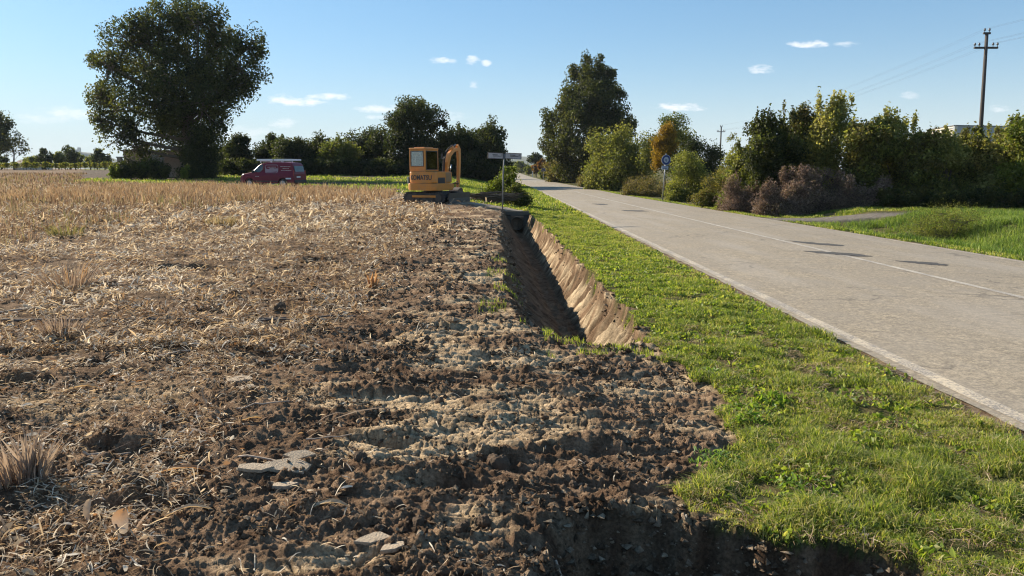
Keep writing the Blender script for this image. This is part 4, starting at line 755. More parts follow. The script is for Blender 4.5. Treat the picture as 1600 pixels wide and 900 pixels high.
# ---------------------------------------------------------------- culvert, signs, poles, wires
M_CONC = simple('old_concrete', (.30, .28, .24), .9, dirt=.5, dscale=5, dirtcol=(.12, .1, .07), bmp=.01)
M_DARK = simple('dark_inside', (.03, .028, .025), .95)
cv = empty('culvert', (.34, 29.88, -.72)); tag(cv, 'short concrete culvert under the field track at the far end of the ditch', 'culvert')
hw = MB(); hw.box((0, .08, .56), (.95, .12, .20)); hw.box((-.37, .08, .2), (.22, .12, .6)); hw.box((.37, .08, .2), (.22, .12, .6)); hw.build('headwall', simple('dark_concrete', (.12, .105, .085), .95, dirt=.6, dscale=5, bmp=.02), cv)  # headwall concrete, darker than that of the pipe
pp = MB(); pp.tube([(0, .02, .16), (0, 2.2, .16)], .26, 20, False); pp.build('pipe', M_CONC, cv)
M_GALV = simple('galvanised', (.34, .35, .36), .45, .7, dirt=.4, dscale=9); M_PLATEB = simple('weathered_plate', (.42, .40, .40), .6, .0, dirt=.8, dscale=7, dirtcol=(.16, .14, .14)); M_BLK = simple('black_letters', (.04, .04, .045), .6)
pb = PY(785, 331, 27.0); z0 = gz(pb[0], 27.0); sg = empty('street_sign', (pb[0], 27.0, z0)); tag(sg, 'thin grey post with two weathered street name plates in opposite directions', 'street sign')
MB().tube([(0, 0, -.3), (.02, 0, 1.1), (.07, 0, 2.18)], .026, 10).build('post', simple('dull_zinc', (.17, .175, .18), .7, .2, dirt=.4), sg, True)
def plate(x0, x1, zt, yaw_, tlt, nm='name_plate'):
    L_ = abs(x1-x0); b = MB(); b.box((0, 0, 0), (L_, .025, .22), bev=.004); pl_ = b.build(nm, M_PLATEB, sg); pl_.location = ((x0+x1)/2, -.03, zt); pl_.rotation_euler = (0, tlt, yaw_)
    r_ = MB(); r_.box((0, -.016, .10), (L_, .012, .018)); r_.box((0, -.016, -.10), (L_, .012, .018)); r_.box((-L_/2+.01, -.016, 0), (.018, .012, .19)); r_.box((L_/2-.01, -.016, 0), (.018, .012, .19)); r_.build('rim', simple('brown_rim', (.10, .075, .075), .7), pl_)
    g_ = MB(); rs_ = np.random.RandomState(int(x1*100) % 97)
    g_.box((-.02, -.0145, .03), (L_*.34, .004, .028)); g_.box((.04, -.0145, -.012), (L_*.5, .004, .02))
    g_.build('lettering', M_BLK, pl_)
plate(-.52, .04, 2.11, R(8), R(2)); plate(.09, .70, 2.10, R(-12), R(3))
# round blue sign with white oval field
b_ = PY(1035, 306, 50.5); z0 = float(hbase(b_[0], 50.5)); rsn = empty('round_sign', (b_[0], 50.5, z0)); tag(rsn, 'round blue-rimmed sign on a leaning grey post in front of the bushes', 'road sign')
tp = PY(1041, 240, 50.5)-np.array([b_[0], 50.5, z0]); MB().tube([(0, 0, -.2), (tp[0]*.5, 0, tp[2]*.5), (tp[0], 0, tp[2])], .035, 10).build('post', M_GALV, rsn, True)
M_BLUE = simple('sign_blue', (.02, .045, .16), .4, dirt=.15); M_SW = simple('sign_white', (.34, .39, .46), .5, dirt=.25)
c_ = tp+np.array([0, 0, -.42])
def disc(r, y0, y1, nm, mt): b = MB(); b.prism([(r*math.cos(a_), r*1.12*math.sin(a_)) for a_ in np.linspace(0, 2*math.pi, 36, endpoint=False)], y0, y1, 'y'); o_ = b.build(nm, mt, rsn); o_.location = c_; return o_
disc(.31, -.05, -.045+.02, 'back_plate', M_SW); disc(.285, -.056, -.051, 'blue_ring', M_BLUE); disc(.17, -.062, -.057, 'white_field', M_SW)
fig = MB(); fig.box((.03, 0, -.03), (.035, .004, .18)); fig.box((-.04, 0, .0), (.03, .004, .15)); fig.build('pictogram', M_BLUE, rsn).location = c_+np.array([0, -.066, 0])
pl = MB(); pl.box((0, 0, 0), (.44, .02, .26), bev=.01); plo = pl.build('lower_plate', M_SW, rsn); plo.location = c_+np.array([-.06, -.04, -.52])
fig = MB(); fig.box((0, 0, .05), (.34, .004, .03)); fig.box((0, 0, -.05), (.28, .004, .03)); fig.build('lettering', M_BLUE, plo).location = (0, -.013, 0)
# small blue sign and white marker post far along the right edge
b_ = PY(849, 281, 166); z0 = float(hbase(b_[0], 166)); s2 = empty('direction_sign', (b_[0], 166, z0)); tag(s2, 'small dark blue sign at the road edge below the tall pointed tree', 'road sign')
MB().tube([(0, 0, 0), (0, 0, 2.7)], .05, 8).build('post', M_GALV, s2); MB().box((0, -.06, 2.2), (1.0, .03, .85), bev=.02).build('panel', M_BLUE, s2)
b_ = PY(832, 272, 232); z0 = float(hbase(b_[0], 232)); s3 = empty('marker_post', (b_[0], 232, z0)); tag(s3, 'small white roadside post in front of the reddish bushes at the bend', 'marker post')
pts = MB(); pts.prism([(-.12, 0), (.12, 0), (.14, 1.7), (0, 1.9), (-.14, 1.6)], -.08, .08, 'y'); pts.build('post', simple('white_post', (.75, .75, .73), .5), s3); MB().box((0, 0, 1.3), (.30, .18, .14)).build('band', M_BLK, s3)
M_WOOD = simple('creosoted_wood', (.055, .045, .04), .85, dirt=.3, dscale=3, bmp=.01); M_INS = simple('insulator_glaze', (.10, .09, .09), .3); M_WIRE = simple('wire_metal', (.09, .09, .10), .5, .4)
def pole(px0, py0, px1, py1, Y, lb, yawp=0.0, r=.115):
    A, B = PY(px0, py0, Y), PY(px1, py1, Y); d = (B-A)/(B[2]-A[2]); z0 = float(hbase(A[0]-d[0]*3, Y)); base = A-d*(A[2]-z0); root = empty('utility_pole', base); tag(root, lb, 'utility pole', 'wooden utility poles')
    T = B-base; MB().tube([-d*.5, T*.5, T], [r*1.15, r*.95, r*.78], 14).build('pole', M_WOOD, root, True); pts = []
    ca, sa = math.cos(yawp), math.sin(yawp)
    def arm(h, half, offs, nm):
        c_ = T-d*h; MB().box((0, 0, 0), (half*2, .12, .11), bev=.012).build(nm, M_WOOD, root).location = c_; root.children[-1].rotation_euler = (0, .02, yawp)
        for q in offs:
            b = MB(); b.tube([(0, 0, .05), (0, 0, .16)], .018, 6); b.tube([(0, 0, .14), (0, 0, .19), (0, 0, .25), (0, 0, .29)], [.05, .065, .045, .03], 10); o_ = b.build('insulator', M_INS, root, True); o_.location = c_+np.array([q*ca, q*sa, 0]); pts.append(base+c_+np.array([q*ca, q*sa, .26]))
    arm(.0, .20, (-.13, .13), 'top_bracket'); arm(.82, .70, (-.62, -.38, .38, .62), 'crossarm'); return pts
pA = pole(1532, 208, 1542, 52, 45, 'tall dark wooden pole with crossarm rising above the hedge at the right', R(-8))
pB = pole(1125, 250, 1127, 198, 125, 'distant wooden pole with crossarm above the bushes', R(-8), .13)
rt = empty('overhead_wires', tuple(pA[0])); tag(rt, 'six thin overhead wires sagging between the two utility poles', 'wires')
for a_, b2 in zip(pA, pB):
    for (P, Q, sag) in ((a_, b2, .9), (a_, a_+(a_-b2)*.6, .8)):
        q = np.linspace(0, 1, 22)[:, None]; L_ = P+(Q-P)*q; L_[:, 2] -= (4*sag*q*(1-q))[:, 0]; T_ = TB(); T_.tube(L_-pA[0], .003, 4); T_.build('wire', M_WIRE, rt)

# ---------------------------------------------------------------- buildings
def plaster(name, col): return simple(name, col, .85, dirt=.35, dscale=.5, dirtcol=tuple(q*.6 for q in col), bmp=.01)
M_CREAM = plaster('cream_render', (.62, .55, .45)); M_SHADED_WALL = plaster('shaded_wall_grey', (.36, .38, .40)); M_TRIM = simple('roof_trim', (.14, .15, .16), .6); M_GLASS = simple('window_glass', (.05, .07, .09), .1, .3, dirt=.1, spec=.8)  # white building: end wall painted sunlit cream, long wall painted shade grey
A, Bc, Cc = PY(1448, 200, 132), PY(1492, 197, 118), PY(1680, 197, 124); zt = 8.45; wb_ = empty('industrial_building', (Bc[0], Bc[1], -.2)); tag(wb_, 'long flat-roofed white industrial building behind the hedge, shade painted grey on its long wall', 'building')
def wallq(P, Q, z1, nm, mt, par, th=.4):
    d = np.array(Q[:2])-np.array(P[:2]); L_ = np.hypot(*d); o_ = MB().box((L_/2, th/2, z1/2), (L_, th, z1)).build(nm, mt, par); o_.location = (P[0]-Bc[0], P[1]-Bc[1], 0); o_.rotation_euler = (0, 0, math.atan2(d[1], d[0])); return o_, L_
w1, L1 = wallq(A, Bc, zt, 'end_wall', M_CREAM, wb_); w2, L2 = wallq(Bc, Cc, zt, 'long_wall', M_SHADED_WALL, wb_)
for w_, L_ in ((w1, L1), (w2, L2)):
    MB().box((L_/2, .15, zt+.06), (L_+.1, .6, .14)).build('parapet_trim', M_TRIM, w_)
    for q in np.arange(3, L_-2, 4.5): MB().box((q, -.02, 5.2), (2.6, .1, 1.2)).build('window', M_GLASS, w_)
pr = [(A[0]-Bc[0], A[1]-Bc[1]), (0, 0), (Cc[0]-Bc[0], Cc[1]-Bc[1]), (Cc[0]-Bc[0]-3, Cc[1]-Bc[1]+20), (A[0]-Bc[0]+2, A[1]-Bc[1]+14)]
MB().prism([(p_[0]*.995, p_[1]+.3) for p_ in pr], 8.0, 8.2, 'z').build('roof', M_TRIM, wb_)
# brick ruin behind the ivy
m, t, o = new_mat('old_brick'); p = t.new('ShaderNodeBsdfPrincipled'); bk = t.new('ShaderNodeTexBrick'); g = t.new('ShaderNodeTexCoord').outputs['Object']
mp = t.new('ShaderNodeMapping'); mp.inputs['Rotation'].default_value = (R(90), 0, 0); t.link(g, mp.inputs[0]); t.link(mp.outputs[0], bk.inputs['Vector']); bk.inputs['Scale'].default_value = 3.5; bk.inputs['Color1'].default_value = (.26, .16, .11, 1); bk.inputs['Color2'].default_value = (.34, .24, .17, 1); bk.inputs['Mortar'].default_value = (.3, .27, .23, 1)
t.put(t.mix(t.ramp(t.noise(g, .8, 4, .6), .4, .7, 0, .6), bk.outputs[0], (.36, .31, .25)), p.inputs['Base Color']); p.inputs['Roughness'].default_value = .9; t.link(p.outputs[0], o.inputs[0]); M_BRICK = m
rx = PY(240, 262, 89); rz = float(hbase(rx[0], 89)); ru = empty('brick_ruin', (rx[0], 89, rz)); tag(ru, 'small roofless brown brick hut half hidden under the great tree', 'building')
f_ = MB(); f_.box((-1.9, 0, 1.5), (3.0, .3, 3.0)); f_.box((1.9, 0, 1.5), (2.6, .3, 3.0)); f_.box((.1, 0, 2.6), (1.0, .3, .8)); f_.build('front_wall', M_BRICK, ru)
f_ = MB(); f_.box((-3.25, 2.2, 1.5), (.3, 4.1, 3.0)); f_.box((3.05, 2.2, 1.5), (.3, 4.1, 3.0)); f_.build('side_walls', M_BRICK, ru); MB().box((.1, .06, 1.1), (.9, .06, 2.2)).build('door', simple('dark_door', (.04, .035, .03), .9), ru); MB().box((-.1, 2.0, 3.08), (6.9, 4.6, .14)).build('roof', simple('old_roof', (.10, .07, .055), .9), ru)
for k, (px, Y, h, lb) in enumerate([(189, 82, 2.3, 'brick gate pillar at the left end of the ivy hedge'), (244, 83, 2.5, 'brick gate pillar in front of the ruin wall'), (253, 82.5, 2.2, 'capped brick gate pillar between hedge and great trunk')]):
    b_ = PY(px, 270, Y); z0 = float(hbase(b_[0], Y)); r_ = empty('gate_pillar', (b_[0], Y, z0)); tag(r_, lb, 'gate pillar', 'brick gate pillars'); MB().box((0, 0, h/2), (.42, .42, h)).build('shaft', M_BRICK, r_); MB().box((0, 0, h+.05), (.56, .56, .12), bev=.02).build('cap', M_CONC, r_)
# far house roofs over the vines, hilltop church on the blue hill
b_ = PY(52, 252, 230); hz_ = float(hbase(b_[0], 230)); h_ = empty('farmhouse', (b_[0], 230, hz_)); tag(h_, 'low pale farmhouse roof among the far trees at the left', 'house')
MB().box((0, 0, .9), (8, 5, 1.8)).build('wall', M_CREAM, h_); MB().prism([(-2.9, 1.8), (2.9, 1.8), (0, 3.0)], -4.3, 4.3, 'x').build('roof', simple('roof_tile', (.34, .25, .2), .9), h_)

# vineyard
vp = empty('grapevine', (0, 0, 0)); rs = np.random.RandomState(12)
MB().box((0, 0, .8), (.09, .09, 1.7)).build('stake', M_WOOD, vp)
n = 240; P_ = np.stack([rs.normal(0, .35, n), rs.normal(0, .15, n), .55+.95*rs.rand(n)], 1); V_, F_, K_ = leaves(P_, .2+.12*rs.rand(n), pickcol(YG+[(.25, .17, .04)], n, rs), rs, .8); mesh_from('foliage', V_, [F_], M_LEAF, K_, parent=vp)
first = True; rs = np.random.RandomState(4)
for row in range(2):
    for i in range(44):
        X_ = -140+i*2.0+row*.8; Y_ = 150+row*4.0-.02*X_
        if first: r_ = vp; first = False
        else:
            r_ = vp.copy(); COL.objects.link(r_)
            for ch in vp.children: c2_ = ch.copy(); COL.objects.link(c2_); c2_.parent = r_
        r_.location = (X_, Y_, float(hbase(X_, Y_))); r_.rotation_euler = (0, 0, rs.rand()*.5+(3.14 if rs.rand() > .5 else 0)); r_.scale = (1, 1, rs.uniform(.85, 1.12))
        tag(r_, 'yellowing grapevine on its stake in the vineyard row on the left horizon' if row == 0 else 'yellowing grapevine in the rear vineyard row on the left horizon', 'grapevine', 'vines of the front vineyard row' if row == 0 else 'vines of the rear vineyard row')

# blue hills
def hill(name, pts, Y, depth, col):
    V_ = []; n = 60; L_ = [PY(px, py, Y) for px, py in pts]; xs_ = np.array([p_[0] for p_ in L_]); zs_ = np.array([p_[2] for p_ in L_]); X_ = np.linspace(xs_[0], xs_[-1], n)
    for j in range(9):
        v = j/8; prof = math.sin(math.pi*v)
        for x in X_: V_.append((x, Y+(v-.5)*depth, -2+(float(np.interp(x, xs_, zs_))+2)*prof*(1+.04*math.sin(x*.01+j))))
    i, j = np.meshgrid(np.arange(8), np.arange(n-1), indexing='ij'); q = (i*n+j).ravel(); tag(mesh_from(name, V_, [np.stack([q, q+1, q+n+1, q+n], 1)], simple(name+'_woods', col, .95, dirt=.4, dscale=.003), smooth=True), kind='structure')
hill('hill', [(80, 262), (100, 250), (115, 240), (121, 236), (129, 239), (145, 249), (170, 262)], 3000, 900, (.07, .09, .05))
hill('distant_hill', [(640, 262), (700, 252), (760, 246), (800, 243), (850, 245), (930, 250), (1060, 256), (1160, 262)], 3300, 900, (.07, .09, .05))
hb = PY(124, 236, 3000); ch = empty('hilltop_church', (hb[0], 3000, hb[2]-4)); tag(ch, 'tiny church tower on top of the blue hill', 'church'); MB().box((0, 0, 8), (9, 9, 20)).build('tower', M_CREAM, ch); MB().box((-16, 0, 5), (24, 12, 10)).build('nave', M_CREAM, ch)

# ---------------------------------------------------------------- small excavator
M_YEL = simple('machine_yellow', (.62, .235, .03), .5, dirt=.55, dscale=3, dirtcol=(.26, .17, .10), coat=.15); M_STEEL = simple('worn_steel', (.075, .062, .052), .6, .3, dirt=.5, dscale=5)
M_RUB = simple('black_rubber', (.04, .037, .035), .85, dirt=.6, dscale=6, dirtcol=(.15, .12, .09)); M_CHR = simple('cylinder_rod', (.5, .5, .5), .2, .9, dirt=.1); M_SEAT = simple('seat_vinyl', (.03, .03, .035), .6)
m, t, o = new_mat('cab_glass'); M_CABG = m; p = t.new('ShaderNodeBsdfGlossy'); p.inputs['Roughness'].default_value = .04; tr = t.new('ShaderNodeBsdfTransparent'); tr.inputs[0].default_value = (.72, .8, .82, 1)
lw = t.new('ShaderNodeFresnel'); lw.inputs[0].default_value = 1.6; mx = t.new('ShaderNodeMixShader'); t.put(t.math('ADD', lw.outputs[0], .04), mx.inputs[0]); t.link(tr.outputs[0], mx.inputs[1]); t.link(p.outputs[0], mx.inputs[2]); t.link(mx.outputs[0], o.inputs[0])
eb = PY(677, 316, 31.0); ez = float(hbase(eb[0], 31.2))+.02; ex = empty('excavator', (eb[0], 31.2, ez)); ex.scale = (.91, .91, .91); tag(ex, 'small yellow tracked excavator with glazed cab and raised arm parked on the field edge', 'excavator')
UR, HR_ = R(-22), R(-30)
def ep(mb, name, mat, rot=HR_, parent=None, smooth=False):
    o_ = mb.build(name, mat, parent or ex, smooth)
    if parent is None: o_.rotation_euler = (0, 0, rot)
    return o_
def stadium(L_, H_, n=10):
    r = H_/2; return [(L_/2-r+r*math.cos(a_), r+r*math.sin(a_)) for a_ in np.linspace(-math.pi/2, math.pi/2, n)]+[(-L_/2+r+r*math.cos(a_), r+r*math.sin(a_)) for a_ in np.linspace(math.pi/2, 1.5*math.pi, n)]
for s in (-1, 1):
    b = MB(); b.prism(stadium(2.1, .46), s*.78-.15, s*.78+.15, 'y', bev=.012); st = stadium(2.14, .50, 14); P_ = np.array(st+[st[0]]); dl = np.hypot(*np.diff(P_, axis=0).T); cs = np.concatenate([[0], np.cumsum(dl)])
    for q in np.arange(0, cs[-1], .11):
        x_ = np.interp(q, cs, P_[:, 0]); z_ = np.interp(q, cs, P_[:, 1])-.02; b.box((x_, s*.78, z_), (.045, .31, .045))
    tk = ep(b, 'track', M_RUB, UR); b = MB()
    for x_ in (-.72, -.36, 0, .36, .72): b.tube([(x_, s*.95, .16 if abs(x_) < .7 else .23), (x_, s*.61, .16 if abs(x_) < .7 else .23)], .10 if abs(x_) < .7 else .17, 14)
    wh = b.build('roller', M_STEEL, tk); b = MB(); b.box((0, s*.94, .30), (1.2, .04, .10), bev=.01); b.build('guard', M_YEL, tk)
b = MB(); b.box((0, 0, .36), (1.1, 1.3, .22), bev=.03); b.tube([(0, 0, .45), (0, 0, .66)], .40, 24); ep(b, 'track_frame', M_STEEL, UR)
b = MB(); b.prism([(1.34, .0), (1.30, .22), (1.32, .46), (1.345, .46), (1.33, .22), (1.37, .0)], -1.08, 1.08, 'y'); b.box((1.24, 0, .2), (.14, 1.86, .06)); bl = ep(b, 'dozer_blade', M_STEEL, UR); b = MB()
for s in (-.4, .4): b.box((.95, s, .24), (.7, .1, .10))
b.build('blade_arm', M_STEEL, bl)
# house: rounded counterweight body
def house(z0, z1, ins, name, mat, yb=-1.0, yf=.5, hw=.84):
    pr = []
    for a_ in np.linspace(math.pi, 2*math.pi, 19):
        c_, s_ = math.cos(a_), math.sin(a_); pr.append(((hw-ins)*np.sign(c_)*abs(c_)**.42, (yb+.42)+ (.42-ins)*(-1)*abs(s_)**.6 ))
    pr += [(hw-ins, yf), (-hw+ins, yf)]; return ep(MB().prism(pr, z0, z1, 'z', bev=.05), name, mat, smooth=False)
house(.56, .88, .0, 'counterweight', M_YEL, -1.04, .42, .80)
hs = house(.895, 1.40, .03, 'engine_cover', M_YEL, -1.0, .40, .78)
ep(MB().box((.20, .60, .74), (.85, .36, .22), bev=.03), 'front_deck', M_YEL)
# grille on the rear right corner, tail light, access panel
b = MB(); b.box((.735, -.42, .98), (.06, .52, .32), bev=.02)
for q in np.linspace(.87, 1.09, 6): b.box((.773, -.42, q), (.02, .46, .018))
ep(b, 'grille', M_BLK)
b = MB(); b.box((.747, .12, 1.15), (.03, .42, .42), bev=.01); ep(b, 'side_panel', simple('panel_dark_yellow', (.30, .17, .075), .6, dirt=.5))
b = MB(); b.box((-.80, -.78, 1.0), (.10, .16, .34), bev=.03); ep(b, 'tail_lamp', simple('lamp_lens', (.20, .25, .22), .3, dirt=.2))
cu = bpy.data.curves.new('lettering', 'FONT'); cu.body = 'KOMATSU'; cu.size = .29; cu.extrude = .004; cu.offset = .006; cu.align_x = 'CENTER'; cu.align_y = 'CENTER'; cu.space_character = 1.02
to = bpy.data.objects.new('tmp', cu); COL.objects.link(to); me = bpy.data.meshes.new_from_object(to.evaluated_get(bpy.context.evaluated_depsgraph_get())); bpy.data.objects.remove(to); me.materials.clear(); me.materials.append(M_BLK)
lt = bpy.data.objects.new('lettering', me); COL.objects.link(lt); lt.parent = hs
# wrap the letters round the rounded back of the cover
for v in me.vertices:
    x_ = v.co.x*.86-.0; y_ = v.co.y; dpt = v.co.z; hw_ = .75; c_ = min(.999, abs(x_)/hw_); th = c_**(1/.42); yy2 = -.58-.39*(max(0, 1-th*th)**.5)**.6; v.co = Vector((x_, yy2-.006-dpt, 1.13+y_))
# cab
cz0, cz1 = 1.42, 2.46; cx0, cx1, cy0, cy1 = -.76, .10, -.76, .26
def bar(a_, b_, w_=.07): return a_, b_, w_
b = MB(); cor = [(cx0+.035, cy0+.035), (cx1-.035, cy0+.035), (cx1-.035, cy1-.035), (cx0+.035, cy1-.035)]
for (x_, y_) in cor: b.box((x_, y_, (cz0+cz1)/2), (.085, .085, cz1-cz0), bev=.015)
b.box(((cx0+cx1)/2, (cy0+cy1)/2, cz1-.035), (cx1-cx0+.05, cy1-cy0+.05, .075), bev=.03); b.box(((cx0+cx1)/2, cy0+.035, cz0+.10), (cx1-cx0, .07, .22)); b.box((cx1-.035, (cy0+cy1)/2, cz0+.04), (.07, cy1-cy0, .08)); b.box((cx0+.035, (cy0+cy1)/2, cz0+.10), (.07, cy1-cy0, .22))
b.box(((cx0+cx1)/2, cy0+.035, cz1-.10), (cx1-cx0, .06, .08)); b.box((cx1-.035, (cy0+cy1)/2, cz1-.12), (.06, cy1-cy0, .1))
cb = ep(b, 'cab', M_YEL)
MB().box(((cx0+cx1)/2, (cy0+cy1)/2, cz1+.02), (.55, .7, .035), bev=.015).build('roof_hatch', M_YEL, cb)
def pane(c_, d_, nm, parent=cb):
    MB().box(c_, d_).build(nm, M_CABG, parent)
    ax = [i for i in range(3) if d_[i] < .03][0]; fr = MB(); o_ = [i for i in range(3) if i != ax]
    for i in o_:
        j = [k for k in o_ if k != i][0]
        for s in (-1, 1):
            cc2 = list(c_); dd2 = list(d_); cc2[j] += s*(d_[j]/2); dd2[j] = .028; dd2[ax] = .03; dd2[i] = d_[i]+(.026 if i == o_[0] else -.03); fr.box(cc2, dd2)
    fr.build('seal', M_BLK, parent)
pane(((cx0+cx1)/2, cy0-.004, 1.98), (.70, .012, .66), 'rear_window'); pane((cx1+.004, (cy0+cy1)/2, 1.91), (.012, .86, .82), 'side_window'); pane((cx0-.004, (cy0+cy1)/2, 1.95), (.012, .86, .72), 'door_window'); pane(((cx0+cx1)/2, cy1+.004, 1.92), (.70, .012, .84), 'windscreen')
b = MB(); b.box((-.38, -.30, 1.55), (.46, .46, .14), bev=.04); b.box((-.38, -.52, 1.85), (.44, .10, .52), bev=.04); ep(b, 'seat', M_SEAT)
b = MB(); b.box((-.38, .2, 1.62), (.3, .06, .3), bev=.02); b.tube([(-.62, .1, 1.5), (-.62, .08, 1.8)], .015); b.tube([(-.14, .1, 1.5), (-.14, .08, 1.8)], .015); b.tube([(-.6, .24, 1.7), (-.2, .24, 1.95)], .012); ep(b, 'console', simple('grey_plastic', (.35, .36, .37), .5))
# boom, arm, bucket, cylinders, hoses
def limb(path, hts, x0, wd, name, mat=M_YEL, par=None):
    P_ = np.array(path, float); n = len(P_); t_ = np.gradient(P_, axis=0); t_ /= np.linalg.norm(t_, axis=1)[:, None]; nn = np.stack([-t_[:, 1], t_[:, 0]], 1); up = P_+nn*np.array(hts)[:, None]*.5; lo = P_-nn*np.array(hts)[:, None]*.5
    b = MB(); vs = []
    for i in range(n): vs.append([b.b.verts.new((x0+s*wd/2, q[i][0], q[i][1])) for s, q in ((-1, up), (1, up), (1, lo), (-1, lo))])
    for i in range(n-1):
        for k in range(4): b.b.faces.new((vs[i][k], vs[i][(k+1) % 4], vs[i+1][(k+1) % 4], vs[i+1][k]))
    b.b.faces.new(vs[0]); b.b.faces.new(vs[-1][::-1]); bmesh.ops.bevel(b.b, geom=b.b.edges[:], offset=.008, segments=1, affect='EDGES'); return b
bx0 = .24
bm_ = ep(limb([(.62, .95), (.70, 1.35), (.80, 1.80), (.95, 2.18), (1.28, 2.40), (1.72, 2.46)], [.15, .16, .17, .21, .18, .14], bx0, .16, 'boom'), 'boom', M_YEL)
b = MB(); b.box((bx0, .60, .86), (.30, .28, .34), bev=.03); ep(b, 'boom_foot', M_STEEL)
am = ep(limb([(1.62, 2.64), (1.74, 2.44), (1.76, 1.9), (1.72, 1.2), (1.64, .62)], [.10, .22, .16, .14, .11], bx0, .13, 'arm'), 'arm', M_YEL)
b = MB(); b.prism([(1.30, .12), (1.20, .30), (1.30, .55), (1.52, .66), (1.66, .60), (1.74, .40), (1.66, .18), (1.58, .10), (1.60, .34), (1.50, .46), (1.40, .40), (1.36, .22)], bx0-.26, bx0+.26, 'x'); bk = ep(b, 'bucket', M_STEEL); b = MB()
for q in np.linspace(-.22, .22, 4): b.box((bx0+q, 1.60, .07), (.05, .05, .12))
b.build('tooth', M_STEEL, bk)
def cyl(A_, B_, xo, name):
    A_, B_ = np.array(A_), np.array(B_); M_ = A_+(B_-A_)*.58; b = MB(); b.tube([(bx0+xo, *A_), (bx0+xo, *M_)], .048, 12); c_ = ep(b, name, M_YEL if 'boom' not in name else M_STEEL, smooth=True); MB().tube([(bx0+xo, *M_), (bx0+xo, *B_)], .026, 10).build('rod', M_CHR, c_, True)
cyl((.66, .98), (.92, 1.72), 0.14, 'boom_cylinder'); cyl((.98, 2.40), (1.50, 2.66), 0, 'arm_cylinder'); cyl((1.76, 2.2), (1.74, .85), 0, 'bucket_cylinder')
b = MB(); b.tube([(bx0, 1.72, .85), (bx0, 1.66, .55)], .035, 8); b.tube([(bx0, 1.72, .85), (bx0, 1.58, .80)], .03, 8); ep(b, 'bucket_link', M_STEEL)
b = MB()
for s in (-.06, -.02, .03): b.tube([(bx0+s-.08, .62, 1.3), (bx0+s-.10, .70, 2.0), (bx0+s-.06, .88, 2.42+s), (bx0+s, 1.2, 2.62+s*.5), (bx0+s, 1.52, 2.62)], .014, 6)
ep(b, 'hose', M_BLK)
b = MB(); b.tube([(cx1-.1, cy1-.1, cz1), (cx1+.05, cy1+.25, cz1-.05), (cx1+.02, cy1+.28, cz1-.25)], .012, 6); b.box((cx1+.02, cy1+.28, cz1-.36), (.02, .14, .22), bev=.008); ep(b, 'mirror', M_BLK)
b = MB(); b.tube([(.70, .55, .85), (.70, .95, .95), (.70, 1.0, .75)], .018, 6); b.box((.62, .95, .86), (.3, .1, .05), bev=.01); ep(b, 'step_bar', M_STEEL)

# ---------------------------------------------------------------- van
M_RED = simple('wine_red_paint', (.17, .012, .03), .35, dirt=.2, dscale=1.5, dirtcol=(.14, .05, .04), coat=.0, spec=.3); M_TEXT = simple('pale_lettering', (.45, .36, .34), .5, dirt=.2); M_TRIMV = simple('dark_plastic', (.03, .03, .032), .6); M_WHT = simple('white_enamel', (.72, .74, .76), .35, dirt=.15)
vb = PY(430, 295, 55); vz = float(hbase(vb[0], 55)); van = empty('van', (vb[0]-.1, 55, vz), R(-14)); tag(van, 'dark red panel van with pale side lettering and white roof rack, parked beyond the stubble', 'van')
# local: nose at -x, x from -2.2 to 2.2, side facing the camera at -y
prof = [(-2.2, .34), (-2.22, .62), (-2.14, .88), (-1.95, 1.0), (-1.28, 1.13), (-.62, 1.66), (-.38, 1.78), (0, 1.83), (1.2, 1.84), (1.92, 1.80), (2.02, 1.72), (2.16, 1.0), (2.2, .62), (2.18, .34)]
PX_ = np.array([p_[0] for p_ in prof[1:11]]+[2.1, 2.2]); PZ_ = np.array([p_[1] for p_ in prof[1:11]]+[1.45, 1.0])
b = bmesh.new(); rows = []; stx = sorted(set(np.round(np.concatenate([np.linspace(-2.22, 2.2, 57), [c_+.40*math.cos(a_) for c_ in (-1.42, 1.30) for a_ in np.linspace(0, math.pi, 13)]]), 3)))
def width(z_): return .90-(.03*float(ss(.85, .95, z_))+.10*float(ss(1.0, 1.25, z_)))-.05*float(ss(1.5, 1.8, z_))
for x_ in stx:
    zt_ = float(np.interp(x_, PX_, PZ_)); zt_ = max(zt_, .7); zb_ = .34; inwards = .10*float(ss(-1.9, -2.22, x_))+.04*float(ss(2.0, 2.2, x_))
    for c_ in (-1.42, 1.30):
        if abs(x_-c_) < .40: zb_ = max(zb_, .32+math.sqrt(max(0, .40**2-(x_-c_)**2)))
    lv = np.linspace(zb_, zt_-.05, 12); half = [(width(z_)-inwards, z_) for z_ in lv]+[(width(zt_)-inwards-.03, zt_-.015), (width(zt_)-inwards-.12, zt_)]
    pts_ = [(-w_, z_) for w_, z_ in half]+[(q*(half[-1][0]), zt_+.012*(1-q*q)) for q in (-.6, -.2, .2, .6)]+[(w_, z_) for w_, z_ in half[::-1]]
    rows.append([b.verts.new((x_, w_, z_)) for w_, z_ in pts_])
n_ = len(rows[0])
for i in range(len(rows)-1):
    for k in range(n_): b.faces.new((rows[i][k], rows[i][(k+1) % n_], rows[i+1][(k+1) % n_], rows[i+1][k]))
b.faces.new(rows[0]); b.faces.new(rows[-1][::-1]); bmesh.ops.recalc_face_normals(b, faces=b.faces[:])
me = bpy.data.meshes.new('body'); b.to_mesh(me); b.free(); me.materials.append(M_RED); body = bpy.data.objects.new('body', me); COL.objects.link(body); body.parent = van
